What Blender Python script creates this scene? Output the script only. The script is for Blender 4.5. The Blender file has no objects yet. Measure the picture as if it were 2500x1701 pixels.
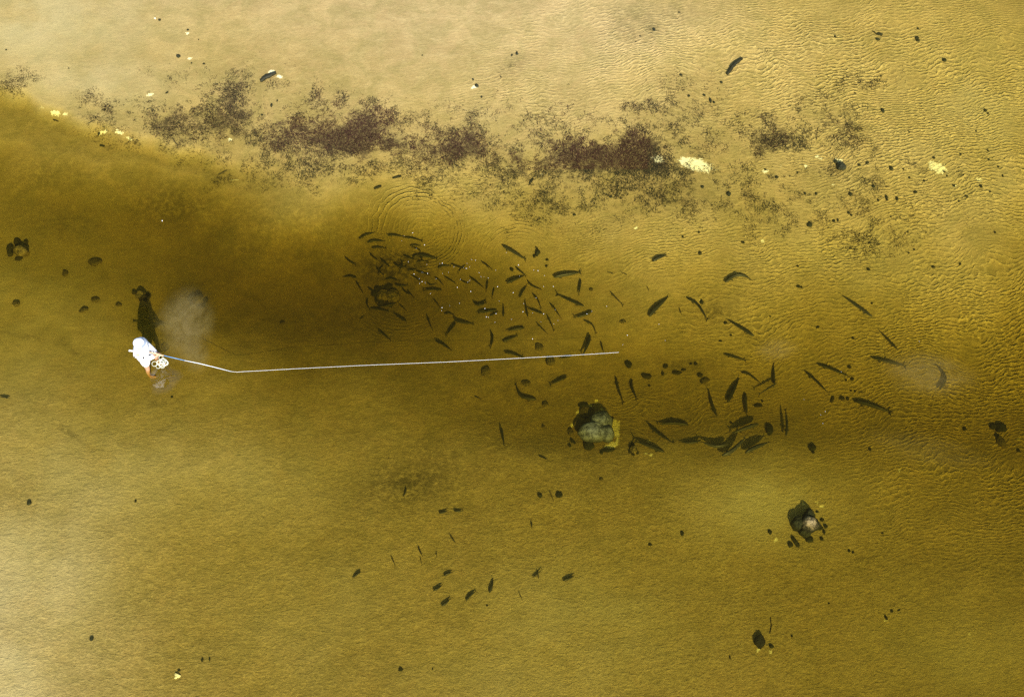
import bpy, bmesh, math, random
import numpy as np
from mathutils import Vector, Matrix

random.seed(11)
RNG = np.random.default_rng(11)
sc = bpy.context.scene
COL = sc.collection

# ------------------------------------------------------------------ camera, sky, sun, exposure
TILT = math.radians(26.0)
DIST = 32.0
FPX = 3200.0                       # focal length in photograph pixels (2500 wide)
CAM = Vector((0, -DIST * math.sin(TILT), DIST * math.cos(TILT)))
cd = bpy.data.cameras.new('camera')
cam = bpy.data.objects.new('camera', cd)
COL.objects.link(cam)
cam.location = CAM
cam.rotation_euler = (TILT, 0, 0)
cd.sensor_width = 36.0
cd.lens = 36.0 * FPX / 2500.0
cd.clip_end = 1000
sc.camera = cam

SUN_EL = math.radians(39.0)
SUN_DIR = Vector((0.28, -1.0, 0)).normalized()        # horizontal direction towards the sun
w = bpy.data.worlds.new('World')
sc.world = w
w.use_nodes = True
nt = w.node_tree
sky = nt.nodes.new('ShaderNodeTexSky')
sky.sky_type = 'NISHITA'
sky.sun_disc = False
sky.sun_elevation = SUN_EL
sky.sun_rotation = math.atan2(SUN_DIR.x, SUN_DIR.y)
nt.nodes['Background'].inputs['Strength'].default_value = 0.12
nt.links.new(sky.outputs[0], nt.nodes['Background'].inputs['Color'])
sd = bpy.data.lights.new('sun', 'SUN')
sd.energy = 4.6
sd.angle = math.radians(0.5)
sd.color = (1.0, 0.95, 0.86)
so = bpy.data.objects.new('sun', sd)
COL.objects.link(so)
to_sun = Vector((SUN_DIR.x * math.cos(SUN_EL), SUN_DIR.y * math.cos(SUN_EL), math.sin(SUN_EL)))
so.rotation_euler = to_sun.to_track_quat('Z', 'Y').to_euler()
sc.view_settings.view_transform = 'Standard'
sc.view_settings.look = 'None'
sc.view_settings.exposure = 0.92
sc.view_settings.gamma = 1
sc.cycles.use_denoising = False
sc.cycles.max_bounces = 8
sc.cycles.volume_bounces = 1
sc.cycles.transparent_max_bounces = 16
sc.cycles.caustics_reflective = False
sc.cycles.caustics_refractive = False

# ------------------------------------------------------------------ picture <-> world helpers
VIEW = Vector((0, math.sin(TILT), -math.cos(TILT)))
UP = Vector((0, math.cos(TILT), math.sin(TILT)))
def at(px, py, z=0.0):
    u, v = (px - 1250) / FPX, (850.5 - py) / FPX
    d = VIEW + Vector((u, 0, 0)) + UP * v
    return CAM + d * ((z - CAM.z) / d.z)
def project(X, Y, Z):
    dx, dy, dz = X - CAM.x, Y - CAM.y, Z - CAM.z
    f = dy * VIEW.y + dz * VIEW.z
    v = dy * UP.y + dz * UP.z
    return 1250 + FPX * dx / f, 850.5 - FPX * v / f

# ------------------------------------------------------------------ numpy value noise
def vnoise(x, y, seed):
    x = np.asarray(x, float); y = np.asarray(y, float)
    r = np.random.default_rng(seed).random((256, 256))
    xi = np.floor(x).astype(int); yi = np.floor(y).astype(int)
    fx = x - xi; fy = y - yi
    fx = fx * fx * (3 - 2 * fx); fy = fy * fy * (3 - 2 * fy)
    a = r[xi & 255, yi & 255]; b = r[(xi + 1) & 255, yi & 255]
    c = r[xi & 255, (yi + 1) & 255]; d = r[(xi + 1) & 255, (yi + 1) & 255]
    return (a * (1 - fx) + b * fx) * (1 - fy) + (c * (1 - fx) + d * fx) * fy
def fbm(x, y, seed, octs=5, gain=0.55):
    s = 0; a = 1; t = 0
    for k in range(octs):
        s = s + a * vnoise(x * 2 ** k + 13.7 * k, y * 2 ** k + 7.1 * k, seed + k); t += a; a *= gain
    return s / t
def sstep(a, b, x):
    t = np.clip((x - a) / (b - a), 0, 1)
    return t * t * (3 - 2 * t)

# ------------------------------------------------------------------ depth of the flat
DX = np.arange(0, 2501, 250)
DY = np.array([0, 100, 200, 300, 400, 500, 600, 700, 800, 900, 1000, 1100, 1200, 1400, 1700])
DEP = np.array([
 [.13,.11,.09,.07,.06,.06,.08,.14,.20,.24,.27],
 [.14,.13,.11,.08,.07,.07,.08,.13,.20,.25,.29],
 [.16,.14,.13,.11,.10,.09,.12,.16,.21,.26,.30],
 [.36,.22,.16,.14,.13,.13,.14,.19,.22,.27,.31],
 [.50,.47,.32,.20,.17,.17,.18,.21,.23,.28,.33],
 [.56,.62,.58,.40,.34,.28,.26,.26,.27,.30,.34],
 [.60,.64,.74,.72,.60,.44,.35,.33,.35,.37,.40],
 [.52,.58,.74,.82,.80,.60,.46,.42,.42,.43,.47],
 [.48,.50,.58,.70,.74,.60,.52,.49,.50,.52,.58],
 [.42,.46,.48,.56,.60,.60,.60,.60,.58,.59,.64],
 [.33,.39,.41,.47,.52,.56,.60,.61,.60,.60,.66],
 [.29,.33,.35,.41,.45,.47,.50,.50,.50,.53,.60],
 [.26,.29,.33,.38,.42,.43,.46,.44,.45,.50,.54],
 [.17,.25,.31,.35,.37,.38,.41,.44,.45,.46,.46],
 [.15,.23,.27,.29,.31,.33,.36,.39,.42,.43,.43]])
def depth_px(px, py):
    px = np.clip(np.asarray(px, float), 0, 2500); py = np.clip(np.asarray(py, float), 0, 1700)
    fx = px / 250; xi = np.clip(np.floor(fx).astype(int), 0, 9); tx = fx - xi
    yi = np.clip(np.searchsorted(DY, py, side='right') - 1, 0, len(DY) - 2)
    ty = (py - DY[yi]) / (DY[yi + 1] - DY[yi])
    def row(j):
        j = np.clip(j, 0, len(DY) - 1)
        def g(i): return DEP[j, np.clip(i, 0, 10)]
        p0, p1, p2, p3 = g(xi - 1), g(xi), g(xi + 1), g(xi + 2)
        return p1 + .5 * tx * (p2 - p0 + tx * (2 * p0 - 5 * p1 + 4 * p2 - p3 + tx * (3 * (p1 - p2) + p3 - p0)))
    q0, q1, q2, q3 = row(yi - 1), row(yi), row(yi + 1), row(yi + 2)
    return q1 + .5 * ty * (q2 - q0 + ty * (2 * q0 - 5 * q1 + 4 * q2 - q3 + ty * (3 * (q1 - q2) + q3 - q0)))
DEP = np.where(DEP > .35, .35 + (DEP - .35) * 1.35, DEP)
DEP[9, 5:] += .05; DEP[10, 5:] += .10; DEP[8, 6:] += .03
DEP[11, 3:] += .04; DEP[12, 2:] += .06; DEP[13, 2:] += .09; DEP[14, 2:] += .10; DEP[11:, 8:] += .03
def ground_z(X, Y):
    px, py = project(X, Y, -0.35)
    wx = (fbm(X * .35, Y * .35, 40, 3) - .5) * 170
    wy = (fbm(X * .35 + 50, Y * .35, 60, 3) - .5) * 130
    d = depth_px(px + wx, py + wy)
    ye = np.interp(px, [0, 100, 200, 300, 400, 560, 700], [222, 258, 298, 332, 358, 398, 425]) + (fbm(X * 1.2, Y * 1.2, 75, 3) - .5) * 34
    t = sstep(-14, 34, py - ye); k = 1 - sstep(420, 760, px)
    e = np.minimum(d, .17) * (1 - t) + np.maximum(d, .40) * t
    d = np.where(np.abs(py - ye) < 420, d * (1 - k) + e * k, d)
    inside = np.exp(-(np.maximum(np.abs(X) - 13, 0) ** 2 + np.maximum(np.abs(Y) - 12, 0) ** 2) / 300)
    d = d * inside + .42 * (1 - inside)
    n = (fbm(X * 1.6, Y * 1.6, 90, 4) - .5) * .05
    return -np.maximum(d + n * np.clip(d * 3, 0.15, 1), .03)
def gz(x, y):
    return float(ground_z(np.array([x]), np.array([y]))[0])
def on_bed(px, py, h=0.0):
    p = at(px, py, -.3)
    for _ in range(3):
        p = at(px, py, gz(p.x, p.y) + h)
    return p

# ------------------------------------------------------------------ node helpers
def mat(name):
    m = bpy.data.materials.new(name); m.use_nodes = True
    n = m.node_tree; n.nodes.clear()
    return m, n
class G:
    """tiny wrapper for building node graphs"""
    def __init__(s, tree): s.t = tree
    def n(s, typ, **kw):
        nd = s.t.nodes.new(typ)
        for k, v in kw.items(): setattr(nd, k, v)
        return nd
    def put(s, sock, v):
        if isinstance(v, bpy.types.NodeSocket): s.t.links.new(v, sock)
        elif v is not None: sock.default_value = v
    def m(s, op, a, b=None, c=None, clamp=False):
        nd = s.n('ShaderNodeMath', operation=op); nd.use_clamp = clamp
        for i, v in enumerate((a, b, c)): s.put(nd.inputs[i], v)
        return nd.outputs[0]
    def mix(s, f, a, b, blend='MIX'):
        nd = s.n('ShaderNodeMix', data_type='RGBA', blend_type=blend)
        s.put(nd.inputs[0], f); s.put(nd.inputs[6], a); s.put(nd.inputs[7], b)
        return nd.outputs[2]
    def noise(s, vec, scale, detail=4, rough=.55, dist=0.0, out=0):
        nd = s.n('ShaderNodeTexNoise')
        s.put(nd.inputs['Vector'], vec); nd.inputs['Scale'].default_value = scale
        nd.inputs['Detail'].default_value = detail; nd.inputs['Roughness'].default_value = rough
        nd.inputs['Distortion'].default_value = dist
        return nd.outputs[out]
    def ramp(s, v, lo, hi, a=0., b=1.):
        nd = s.n('ShaderNodeMapRange', interpolation_type='SMOOTHSTEP')
        s.put(nd.inputs[0], v); nd.inputs[1].default_value = lo; nd.inputs[2].default_value = hi
        nd.inputs[3].default_value = a; nd.inputs[4].default_value = b
        return nd.outputs[0]
    def attr(s, name, out='Fac'):
        nd = s.n('ShaderNodeAttribute', attribute_name=name); return nd.outputs[out]
    def bsdf(s, col, rough=.8, spec=.3, normal=None):
        nd = s.n('ShaderNodeBsdfPrincipled')
        s.put(nd.inputs['Base Color'], col); s.put(nd.inputs['Roughness'], rough)
        nd.inputs['Specular IOR Level'].default_value = spec
        if normal is not None: s.put(nd.inputs['Normal'], normal)
        return nd.outputs[0]
    def bump(s, h, strength, dist):
        nd = s.n('ShaderNodeBump'); s.put(nd.inputs['Height'], h)
        s.put(nd.inputs['Strength'], strength); nd.inputs['Distance'].default_value = dist
        return nd.outputs[0]
    def out(s, surf=None, vol=None):
        o = s.n('ShaderNodeOutputMaterial')
        if surf is not None: s.t.links.new(surf, o.inputs['Surface'])
        if vol is not None: s.t.links.new(vol, o.inputs['Volume'])
def rgb(r, g, b): return (r, g, b, 1)
def simple(name, col, rough=.7, spec=.3, var=0.0, scale=30, bump=0.0, bdist=.01):
    m, n = mat(name); g = G(n)
    tc = g.n('ShaderNodeTexCoord').outputs['Object']
    nz = g.noise(tc, scale, 5)
    c = g.mix(g.ramp(nz, .3, .7), rgb(*[k * (1 - var) for k in col]), rgb(*[min(1, k * (1 + var)) for k in col]))
    nrm = g.bump(nz, bump, bdist) if bump else None
    g.out(g.bsdf(c, rough, spec, nrm))
    return m

# ------------------------------------------------------------------ tagging helpers
def tag(o, label=None, cat=None, group=None, kind=None):
    if label: o['label'] = label
    if cat: o['category'] = cat
    if group: o['group'] = group
    if kind: o['kind'] = kind
    return o
def link_mesh(name, verts, faces, m, parent=None, smooth=True):
    me = bpy.data.meshes.new(name); me.from_pydata([tuple(v) for v in verts], [], faces); me.update()
    if smooth:
        me.polygons.foreach_set('use_smooth', [True] * len(me.polygons))
    if m: me.materials.append(m)
    o = bpy.data.objects.new(name, me); COL.objects.link(o)
    if parent: o.parent = parent
    return o
def fattr(me, name, arr):
    a = me.attributes.new(name, 'FLOAT', 'POINT'); a.data.foreach_set('value', np.asarray(arr, dtype=np.float32))
def empty(name, loc, rz=0):
    o = bpy.data.objects.new(name, None); COL.objects.link(o); o.location = loc; o.rotation_euler = (0, 0, rz)
    o.empty_display_size = .2
    return o

# ------------------------------------------------------------------ the sea bed
def axis(c, step, far):
    a = list(np.arange(-c, c + 1e-6, step)); s = step; x = c; ext = []
    while x < far:
        s *= 1.25; x += s; ext.append(x)
    return np.array([-e for e in reversed(ext)] + a + ext)
ax_x = axis(15.5, .05, 160); ax_y = axis(13.5, .05, 160)
XX, YY = np.meshgrid(ax_x, ax_y, indexing='xy')
ZZ = ground_z(XX.ravel(), YY.ravel())
nx, ny = len(ax_x), len(ax_y)
V = np.stack([XX.ravel(), YY.ravel(), ZZ], 1).astype(np.float32)
ii = (np.arange(ny - 1)[:, None] * nx + np.arange(nx - 1)[None, :]).ravel()
F = np.stack([ii, ii + 1, ii + nx + 1, ii + nx], 1).astype(np.int32)
me = bpy.data.meshes.new('sea_bed')
me.vertices.add(len(V)); me.vertices.foreach_set('co', V.ravel())
me.loops.add(F.size); me.loops.foreach_set('vertex_index', F.ravel())
me.polygons.add(len(F)); me.polygons.foreach_set('loop_start', np.arange(0, F.size, 4, dtype=np.int32))
me.polygons.foreach_set('use_smooth', np.ones(len(F), dtype=bool))
me.update(calc_edges=True)
PX, PY = project(V[:, 0].astype(float), V[:, 1].astype(float), V[:, 2].astype(float))

def wsum(lst, px, py):
    s = np.zeros_like(px)
    for x, y, rx, ry, a in [b[:5] for b in lst]:
        s += a * .54 * np.exp(-(((px - x) / (rx * 1.25)) ** 2 + ((py - y) / (ry * 1.3)) ** 2))
    return np.minimum(s, 1.25)
def blobs(lst, px, py):
    s = np.zeros_like(px)
    for b in lst:
        x, y, rx, ry, a = b[:5]; th = math.radians(b[5]) if len(b) > 5 else 0
        dx, dy = px - x, py - y
        u = dx * math.cos(th) + dy * math.sin(th); v = -dx * math.sin(th) + dy * math.cos(th)
        s = np.maximum(s, a * np.exp(-((u / rx) ** 2 + (v / ry) ** 2)))
    return s
def z6(x, y): return (1150 + x / 4.3925, 840 + y / 4.3925)
WEED = [(420,285,42,24,.9),(470,300,60,30,.8),(550,225,38,26,.75),(575,255,32,36,.85),(565,290,40,24,.95),(500,325,90,18,.5),(400,345,60,16,.4),(660,320,50,26,.5),(700,345,70,22,.85),
 (780,325,60,30,1.0),(830,345,50,28,1.05),(880,310,55,34,1.1),(900,345,60,26,1.0),(950,290,22,16,.85),(770,250,40,20,.55),(815,235,20,14,.45),(1030,308,22,10,.8),(1000,345,60,22,.7),(1085,365,50,26,.85),(1130,350,38,26,1.0),
 (1165,365,36,20,.85),(1100,392,70,20,.7),(1040,440,45,30,.75),(960,380,90,30,.5),(780,400,90,26,.6),(750,430,60,22,.55),(620,385,50,20,.45),(850,430,60,18,.35),(1270,375,40,18,.75),(1350,405,70,24,.95),
 (1430,385,80,24,1.05),(1500,375,70,26,1.1),(1560,355,50,20,.95),(1530,400,60,24,1.1),(1590,400,24,20,1.3),(1610,420,28,20,1.4),(1560,430,60,16,.6),(1450,425,90,16,.45),(1400,345,50,14,.45),(1240,435,50,20,.65),
 (1330,460,60,22,.3),(1450,470,120,26,.25),(1250,410,40,20,.4),(1400,500,130,30,.3),(1620,460,120,40,.45),(1850,345,30,18,.95),(1880,335,38,24,1.15),(1925,345,28,22,1.1),(1845,282,24,12,.95),(1900,300,28,22,.7),
 (2035,318,30,18,.85),(1995,320,22,12,.7),(2075,350,32,26,.7),(2010,350,16,10,.7),(2060,300,28,22,.6),(1955,280,20,14,.55),(1970,250,30,20,.4),(2025,185,32,12,.5),(2145,188,36,14,.6),(2110,210,36,26,.35),(2060,240,50,30,.4),
 (1860,140,30,16,.3),(2020,415,26,14,.5),(2120,425,40,18,.4),(2240,410,18,9,.6),(2330,425,24,14,.3),(1640,250,60,20,.3),(1560,265,30,14,.5),(1650,190,60,30,.2),(1720,310,80,70,.22),
 (30,205,50,24,.5),(70,195,40,16,.45),(15,185,20,16,.55),(240,255,32,14,.75),(270,265,20,8,.5),(400,185,40,18,.4),(250,300,50,16,.35),(640,205,40,16,.35),
 (1000,290,300,40,.14),(1300,310,250,50,.2),(1560,330,160,50,.25),(1350,240,200,40,.06),(1750,450,260,60,.22),(2000,500,260,60,.16),(2130,600,60,30,.35),(2080,540,110,50,.22),(540,330,260,60,.25),(600,200,200,40,.12),
 (860,260,60,30,.25),(520,400,60,20,.25),(1880,560,120,50,.12),(1200,540,60,50,.16),(1430,560,60,20,.2),(350,300,120,50,.2),(1300,480,160,50,.22),(2300,560,140,90,.07),(1250,160,40,14,.12,-35),
 (700,470,50,16,.3),(560,440,40,14,.4),(600,420,30,14,.35),(650,150,300,30,.04),(2150,300,160,90,.08),(700,1290,10,6,.0),(1080,1180,80,30,.10),(1850,760,40,16,.2)]
SHELL = [(1697,402,46,15,1.6,14),(1607,388,15,9,1.3,20),(1605,395,8,6,1,0),(2290,410,26,14,1.3,20),(2275,398,12,8,1,0),
 (2390,440,16,12,.75,0),(2415,395,10,14,.6,0),(1996,382,7,5,1.1,0),(1967,406,6,6,1.1,0),(2048,393,15,6,1.2,15),(2004,386,6,4,1,0),
 (1868,418,9,6,1.1,0),(2036,450,8,5,.8,0),(1905,405,6,3,.8,0),(2330,455,7,5,.9,0),
 (135,277,16,9,1.1,10),(160,279,10,5,1.1,0),(255,322,12,6,1.1,0),(290,323,14,6,1.2,20),(315,338,14,4,1,15),(242,328,6,4,1,0),(100,262,8,4,.8,0),
 (562,341,8,5,1,-20),(663,176,10,5,1.1,-15),(681,187,10,5,1.1,10),(365,232,14,2,.8,-8),(462,143,10,3,.9,0),(1158,213,12,2.5,1.2,-12),(1240,410,16,7,.5,0),
 (457,82,7,2,.9,0),(1320,425,10,5,.5,0),(1552,557,4,4,1,0),(1862,588,2.5,3,1.2,0),(1710,735,3,2,1.2,0),
 (1895,1317,4,8,1.1,30),(1962,1229,3,4,1.2,0),(1995,1228,4,3,1.2,0),(2005,1235,6,2,1.2,0),(1992,1252,4,3,1,0),
 (1852,1585,8,3,1.3,-40),(1882,1590,2.5,5,1.2,0),(2164,1513,2,4,1.2,-20),(2367,1547,4,4,1,0),(2196,1150,1.6,7,1,0),
 (2487,1070,4,3,1,0),(1588,1111,7,3,1,-15),(1582,1078,4,2,1,-30),(1577,1107,3,3,.9,0)]
SHELL += [(*z6(x, y), rx * 1.35, ry * 1.35, a * 1.25) for x, y, rx, ry, a in [
 (1340,612,3,3,1),(1400,700,5,4,.8),(1350,745,7,3,1),(1440,765,9,6,1.1),(1465,815,7,8,1.3),(1530,890,11,14,1.4),(1565,960,6,8,1.3),
 (1520,1075,9,6,1.3),(1450,1095,4,4,1),(1160,730,7,3,1),(1080,872,3,2.5,1.2),(1430,720,5,5,.8),(1280,660,3,3,1),(1490,1130,5,2,.8),(1575,1030,4,4,1)]]
sh = blobs([(b[0], b[1], max(b[2], 5.0), max(b[3], 5.0), b[4] * (1.12 if min(b[2], b[3]) < 5 else 1.1)) + tuple(b[5:]) for b in SHELL], PX, PY)
fattr(me, 'shell', sh)
fattr(me, 'weedy', wsum(WEED, PX + (fbm(PX / 55, PY / 55, 500, 4, .65) - .5) * 90, PY + (fbm(PX / 55 + 40, PY / 55, 520, 4, .65) - .5) * 70))
SILT_GLARE = [(40,720,260,260,.4),(250,1150,300,160,.35),(30,40,330,150,.6),(200,200,230,80,.4),(60,1380,200,200,.45),(10,1680,120,160,.5),(1870,1220,170,110,.8),(750,1480,240,150,.25),
        (1450,1500,260,140,.45),(2350,1600,260,160,.4),(1580,60,120,60,-.0),(2100,640,260,90,.35),(2420,300,200,200,.4),(1300,1650,300,90,.3),(600,1180,300,120,.3)]
fattr(me, 'silt', blobs(SILT_GLARE, PX, PY))  # silt patches, plus pale sky glare painted along the left side
# organic stains: darker patches in the channel and under weed
STAIN = [(700,560,260,90,.35),(1250,950,260,60,.3),(900,780,200,60,.3),(1500,1150,200,40,.2),(2250,1010,260,50,.3),(1700,1000,260,60,.25),(1590,70,22,22,.6),(1650,35,60,30,.35),(1250,160,50,22,.35,-35),(1560,60,90,55,.35),(1000,1180,130,55,.75,-10),(1060,1140,110,50,.5),(420,500,120,60,.6),(350,470,90,60,.3),
         (120,430,150,60,.35),(150,540,120,60,.3),(970,655,110,50,.95),(1010,720,120,50,.35),(640,620,200,70,.3),(1250,860,120,60,.3),(1750,760,40,22,.6),
         (1670,890,90,18,.45),(1790,1115,120,30,.2),(2320,1010,200,40,.25),(1190,870,60,50,.3),(2000,690,160,60,.2),(380,985,30,8,.5),(160,1050,60,7,.5,35),(60,820,50,6,.6,12),(170,850,40,10,.4,30),
         (640,450,60,25,.5),(540,440,50,22,.5),(2050,420,90,30,.35),(1650,480,160,40,.3)]
fattr(me, 'stain', blobs(STAIN, PX, PY))
# caustic light drawn in the sand: how strong, and which way its lines run
CAUSTIC = [(2450,900,420,380,1.0),(2350,350,430,330,.8),(2050,150,420,200,.65),(1600,130,340,150,.40),(2000,640,300,130,.62),(1620,600,260,90,.42),
       (1850,800,260,160,.45),(1650,980,260,90,.35),(1100,560,120,60,.3),(1350,230,260,100,.30),(1100,450,200,50,.30),(2480,1150,220,90,.8),(2200,1050,260,70,.35)]
fattr(me, 'ramp', blobs(CAUSTIC, PX, PY))
th = -np.radians(8 + 22 * (fbm(V[:, 0] * .16, V[:, 1] * .16, 200, 3) - .5) * 2 + 8 * sstep(1900, 2500, PX))
X0, Y0 = V[:, 0].astype(float), V[:, 1].astype(float)
wob = (fbm(X0 * .5, Y0 * .5, 210, 3) - .5)
fattr(me, 'rv', Y0 + 1.1 * wob - .16 * X0 + .6 * (fbm(X0 * .2 + 9, Y0 * .2, 230, 2) - .5) * sstep(-13, 13, X0))
# rings of focused sunlight from a rolling fish's waves, drawn in the sand
RC = [((1065, 575), 1.0), ((1235, 640), 1.5), ((1000, 790), 1.0)]
c0 = on_bed(1040, 570); c1 = on_bed(1265, 640); c2 = on_bed(985, 700)
d0 = np.hypot((X0 - c0.x) / 1.05, (Y0 - c0.y)); d1 = np.hypot(X0 - c1.x, (Y0 - c1.y)); d2 = np.hypot(X0 - c2.x, Y0 - c2.y)
ang0 = np.arctan2(Y0 - c0.y, X0 - c0.x)
# the rings run off-centre like a comma: wider to the lower left
d0 = d0 / (1 + .55 * np.clip(-np.cos(ang0 + .5), 0, 1))
fattr(me, 'ring0', d0); fattr(me, 'ring1', d1); fattr(me, 'ring2', d2)
fattr(me, 'ring0a', np.exp(-((d0 - .82) / .15) ** 2) + .28 * np.exp(-(d0 / .8) ** 2))
upw = np.clip((Y0 - c1.y) / np.maximum(d1, .01), 0, 1)
fattr(me, 'ring1a', .42 * np.exp(-((d1 - 1.0) / .4) ** 2) * upw)
dnw = np.clip(-(Y0 - c2.y) / np.maximum(d2, .01) * .8 - (X0 - c2.x) / np.maximum(d2, .01) * .3 + .1, 0, 1)
fattr(me, 'ring2a', .28 * np.exp(-((d2 - 1.15) / .5) ** 2) * dnw)
mott = .35 + .65 * sstep(760, 1250, PY)
fattr(me, 'net', (.25 + .75 * sstep(700, 1500, PX)) * sstep(1060, 1250, PY) * (1 - .5 * sstep(2100, 2500, PX)))  # where the painted net of focused light lies
fattr(me, 'mott', mott * (1 - .6 * sstep(1500, 2300, PX) * (1 - sstep(1050, 1300, PY))))

m, n = mat('sand'); g = G(n)
geo = g.n('ShaderNodeNewGeometry').outputs['Position']
sep = g.n('ShaderNodeSeparateXYZ'); n.links.new(geo, sep.inputs[0])
warp = g.noise(geo, 2.2, 3, .5, 0, 1)
wv = g.n('ShaderNodeVectorMath', operation='MULTIPLY_ADD')
n.links.new(warp, wv.inputs[0]); wv.inputs[1].default_value = (.22, .22, 0); n.links.new(geo, wv.inputs[2])
wsep = g.n('ShaderNodeSeparateXYZ'); n.links.new(wv.outputs[0], wsep.inputs[0])
# cellular caustic lines as relief and pale colour, long along the crests
cv = g.n('ShaderNodeCombineXYZ')
g.put(cv.inputs[0], g.m('MULTIPLY', wsep.outputs[0], 4.4))
wn = g.noise(geo, 5.5, 2, .5)
g.put(cv.inputs[1], g.m('MULTIPLY', g.m('ADD', g.attr('rv'), g.m('MULTIPLY', wn, .10)), 10.5))
vor = g.n('ShaderNodeTexVoronoi', voronoi_dimensions='2D', feature='DISTANCE_TO_EDGE')
n.links.new(cv.outputs[0], vor.inputs['Vector']); vor.inputs['Scale'].default_value = 1.0
vor.inputs['Randomness'].default_value = .85
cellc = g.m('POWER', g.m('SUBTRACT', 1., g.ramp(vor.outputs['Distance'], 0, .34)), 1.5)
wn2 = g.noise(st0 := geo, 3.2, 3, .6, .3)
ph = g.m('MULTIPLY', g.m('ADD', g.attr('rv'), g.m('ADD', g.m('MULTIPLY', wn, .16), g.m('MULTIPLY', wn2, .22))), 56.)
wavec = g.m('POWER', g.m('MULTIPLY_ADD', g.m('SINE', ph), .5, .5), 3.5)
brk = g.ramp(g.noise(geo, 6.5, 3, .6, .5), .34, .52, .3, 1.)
caustic = g.m('ADD', g.m('MULTIPLY', g.m('MULTIPLY', wavec, brk), .85), g.m('MULTIPLY', cellc, .5))
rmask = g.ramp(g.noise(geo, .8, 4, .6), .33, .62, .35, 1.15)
caustic_h = g.m('MULTIPLY', g.m('MULTIPLY', caustic, g.attr('ramp')), rmask)
def ringh(dn, an, k):
    wob = g.m('MULTIPLY', g.noise(geo, 3.0, 2, .5), .12)
    s = g.m('SINE', g.m('MULTIPLY', g.m('ADD', g.attr(dn), wob), k))
    s = g.m('POWER', g.m('MULTIPLY_ADD', s, .5, .5), 5.0)
    return g.m('MULTIPLY', s, g.m('MULTIPLY', g.attr(an), g.ramp(g.noise(geo, 4.5, 4, .65), .38, .62, .1, 1.2)))
rings = g.m('ADD', g.m('ADD', ringh('ring0', 'ring0a', 74.), ringh('ring1', 'ring1a', 66.)), ringh('ring2', 'ring2a', 62.))
# mottled soft bottom, streaked by the current
st = g.n('ShaderNodeMapping'); n.links.new(geo, st.inputs[0])
st.inputs['Rotation'].default_value = (0, 0, math.radians(-28)); st.inputs['Scale'].default_value = (.65, 1.25, 1)
mo = g.noise(st.outputs[0], 8.0, 6, .68, .5)
mo2 = g.noise(st.outputs[0], 20, 4, .7, .3)
fine = g.noise(geo, 60, 3, .7)
netv = g.n('ShaderNodeTexVoronoi', voronoi_dimensions='2D', feature='DISTANCE_TO_EDGE')
nw = g.n('ShaderNodeVectorMath', operation='MULTIPLY_ADD'); n.links.new(g.noise(geo, 4.0, 4, .6, 0, 1), nw.inputs[0]); nw.inputs[1].default_value = (.55, .55, 0); n.links.new(geo, nw.inputs[2])
n.links.new(nw.outputs[0], netv.inputs['Vector']); netv.inputs['Scale'].default_value = 7.0
net = g.m('MULTIPLY', g.m('MULTIPLY', g.ramp(netv.outputs['Distance'], 0, .30, 1, 0), g.attr('net')), g.ramp(g.noise(geo, 1.1, 4, .6), .35, .6, .25, 1))
moh = g.m('MULTIPLY', g.m('ADD', mo, g.m('MULTIPLY', mo2, .45)), g.attr('mott'))
h = g.m('ADD', g.m('MULTIPLY', caustic_h, 1.7), g.m('MULTIPLY', rings, 2.0))
h = g.m('ADD', g.m('ADD', h, g.m('MULTIPLY', net, .22)), g.m('MULTIPLY', moh, 1.9))
h = g.m('ADD', h, g.m('MULTIPLY', fine, .22))
nrm = g.bump(h, 1.0, .022)
# colour: quartz sand, greyer silt with painted glare, coarse pale shell grit, dark organic film
big = g.noise(geo, .5, 5, .6)
c = g.mix(g.ramp(big, .35, .65), rgb(.385, .278, .150), rgb(.50, .365, .205))
mid = g.noise(geo, 1.4, 5, .68, .8)
c = g.mix(g.ramp(mid, .36, .64, .0, .65), c, rgb(.27, .225, .10))
mid2 = g.noise(st.outputs[0], 3.0, 5, .7, .5)
c = g.mix(g.m('MULTIPLY', g.ramp(mid2, .45, .7), .5), c, rgb(.56, .43, .25))
c = g.mix(g.m('MULTIPLY', g.ramp(mo, .42, .70), g.m('MULTIPLY', g.attr('mott'), .7)), c, rgb(.60, .47, .28))
c = g.mix(g.m('MULTIPLY', g.ramp(mo2, .35, .62, 1, 0), g.m('MULTIPLY', g.attr('mott'), .65)), c, rgb(.20, .155, .08))
c = g.mix(g.m('MULTIPLY', net, .34), c, rgb(.66, .53, .33))  # caustic-like net of light painted into the sand tone
c = g.mix(g.m('MULTIPLY', g.ramp(fine, .45, .75, 1, 0), .22), c, rgb(.24, .19, .11))
c = g.mix(g.m('MULTIPLY', g.attr('silt'), g.ramp(g.noise(geo, .9, 4), .25, .6, .4, 1)), c, rgb(.56, .50, .43))  # silt tone that also paints the sky glare at the left
c = g.mix(g.m('MULTIPLY', g.m('MULTIPLY', caustic, g.m('MULTIPLY', g.attr('ramp'), rmask)), .85), c, rgb(.85, .66, .40))  # sunlight focused by waves, painted as pale lines
c = g.mix(g.m('MULTIPLY', rings, .9), c, rgb(.85, .66, .40))  # focused sunlight rings painted pale
sn = g.noise(geo, 7.5, 5, .7, .4)
c = g.mix(g.m('MULTIPLY', g.attr('stain'), g.ramp(sn, .36, .58)), c, rgb(.075, .062, .035))
wd1 = g.noise(geo, 2.6, 6, .72, .3); wd2 = g.noise(geo, 22, 4, .75, .4)
wdm = g.m('ADD', g.m('MULTIPLY', g.attr('weedy'), .62), g.m('ADD', g.m('MULTIPLY', g.m('SUBTRACT', wd1, .5), 1.5), g.m('MULTIPLY', g.m('SUBTRACT', wd2, .5), 1.3)))
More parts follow.
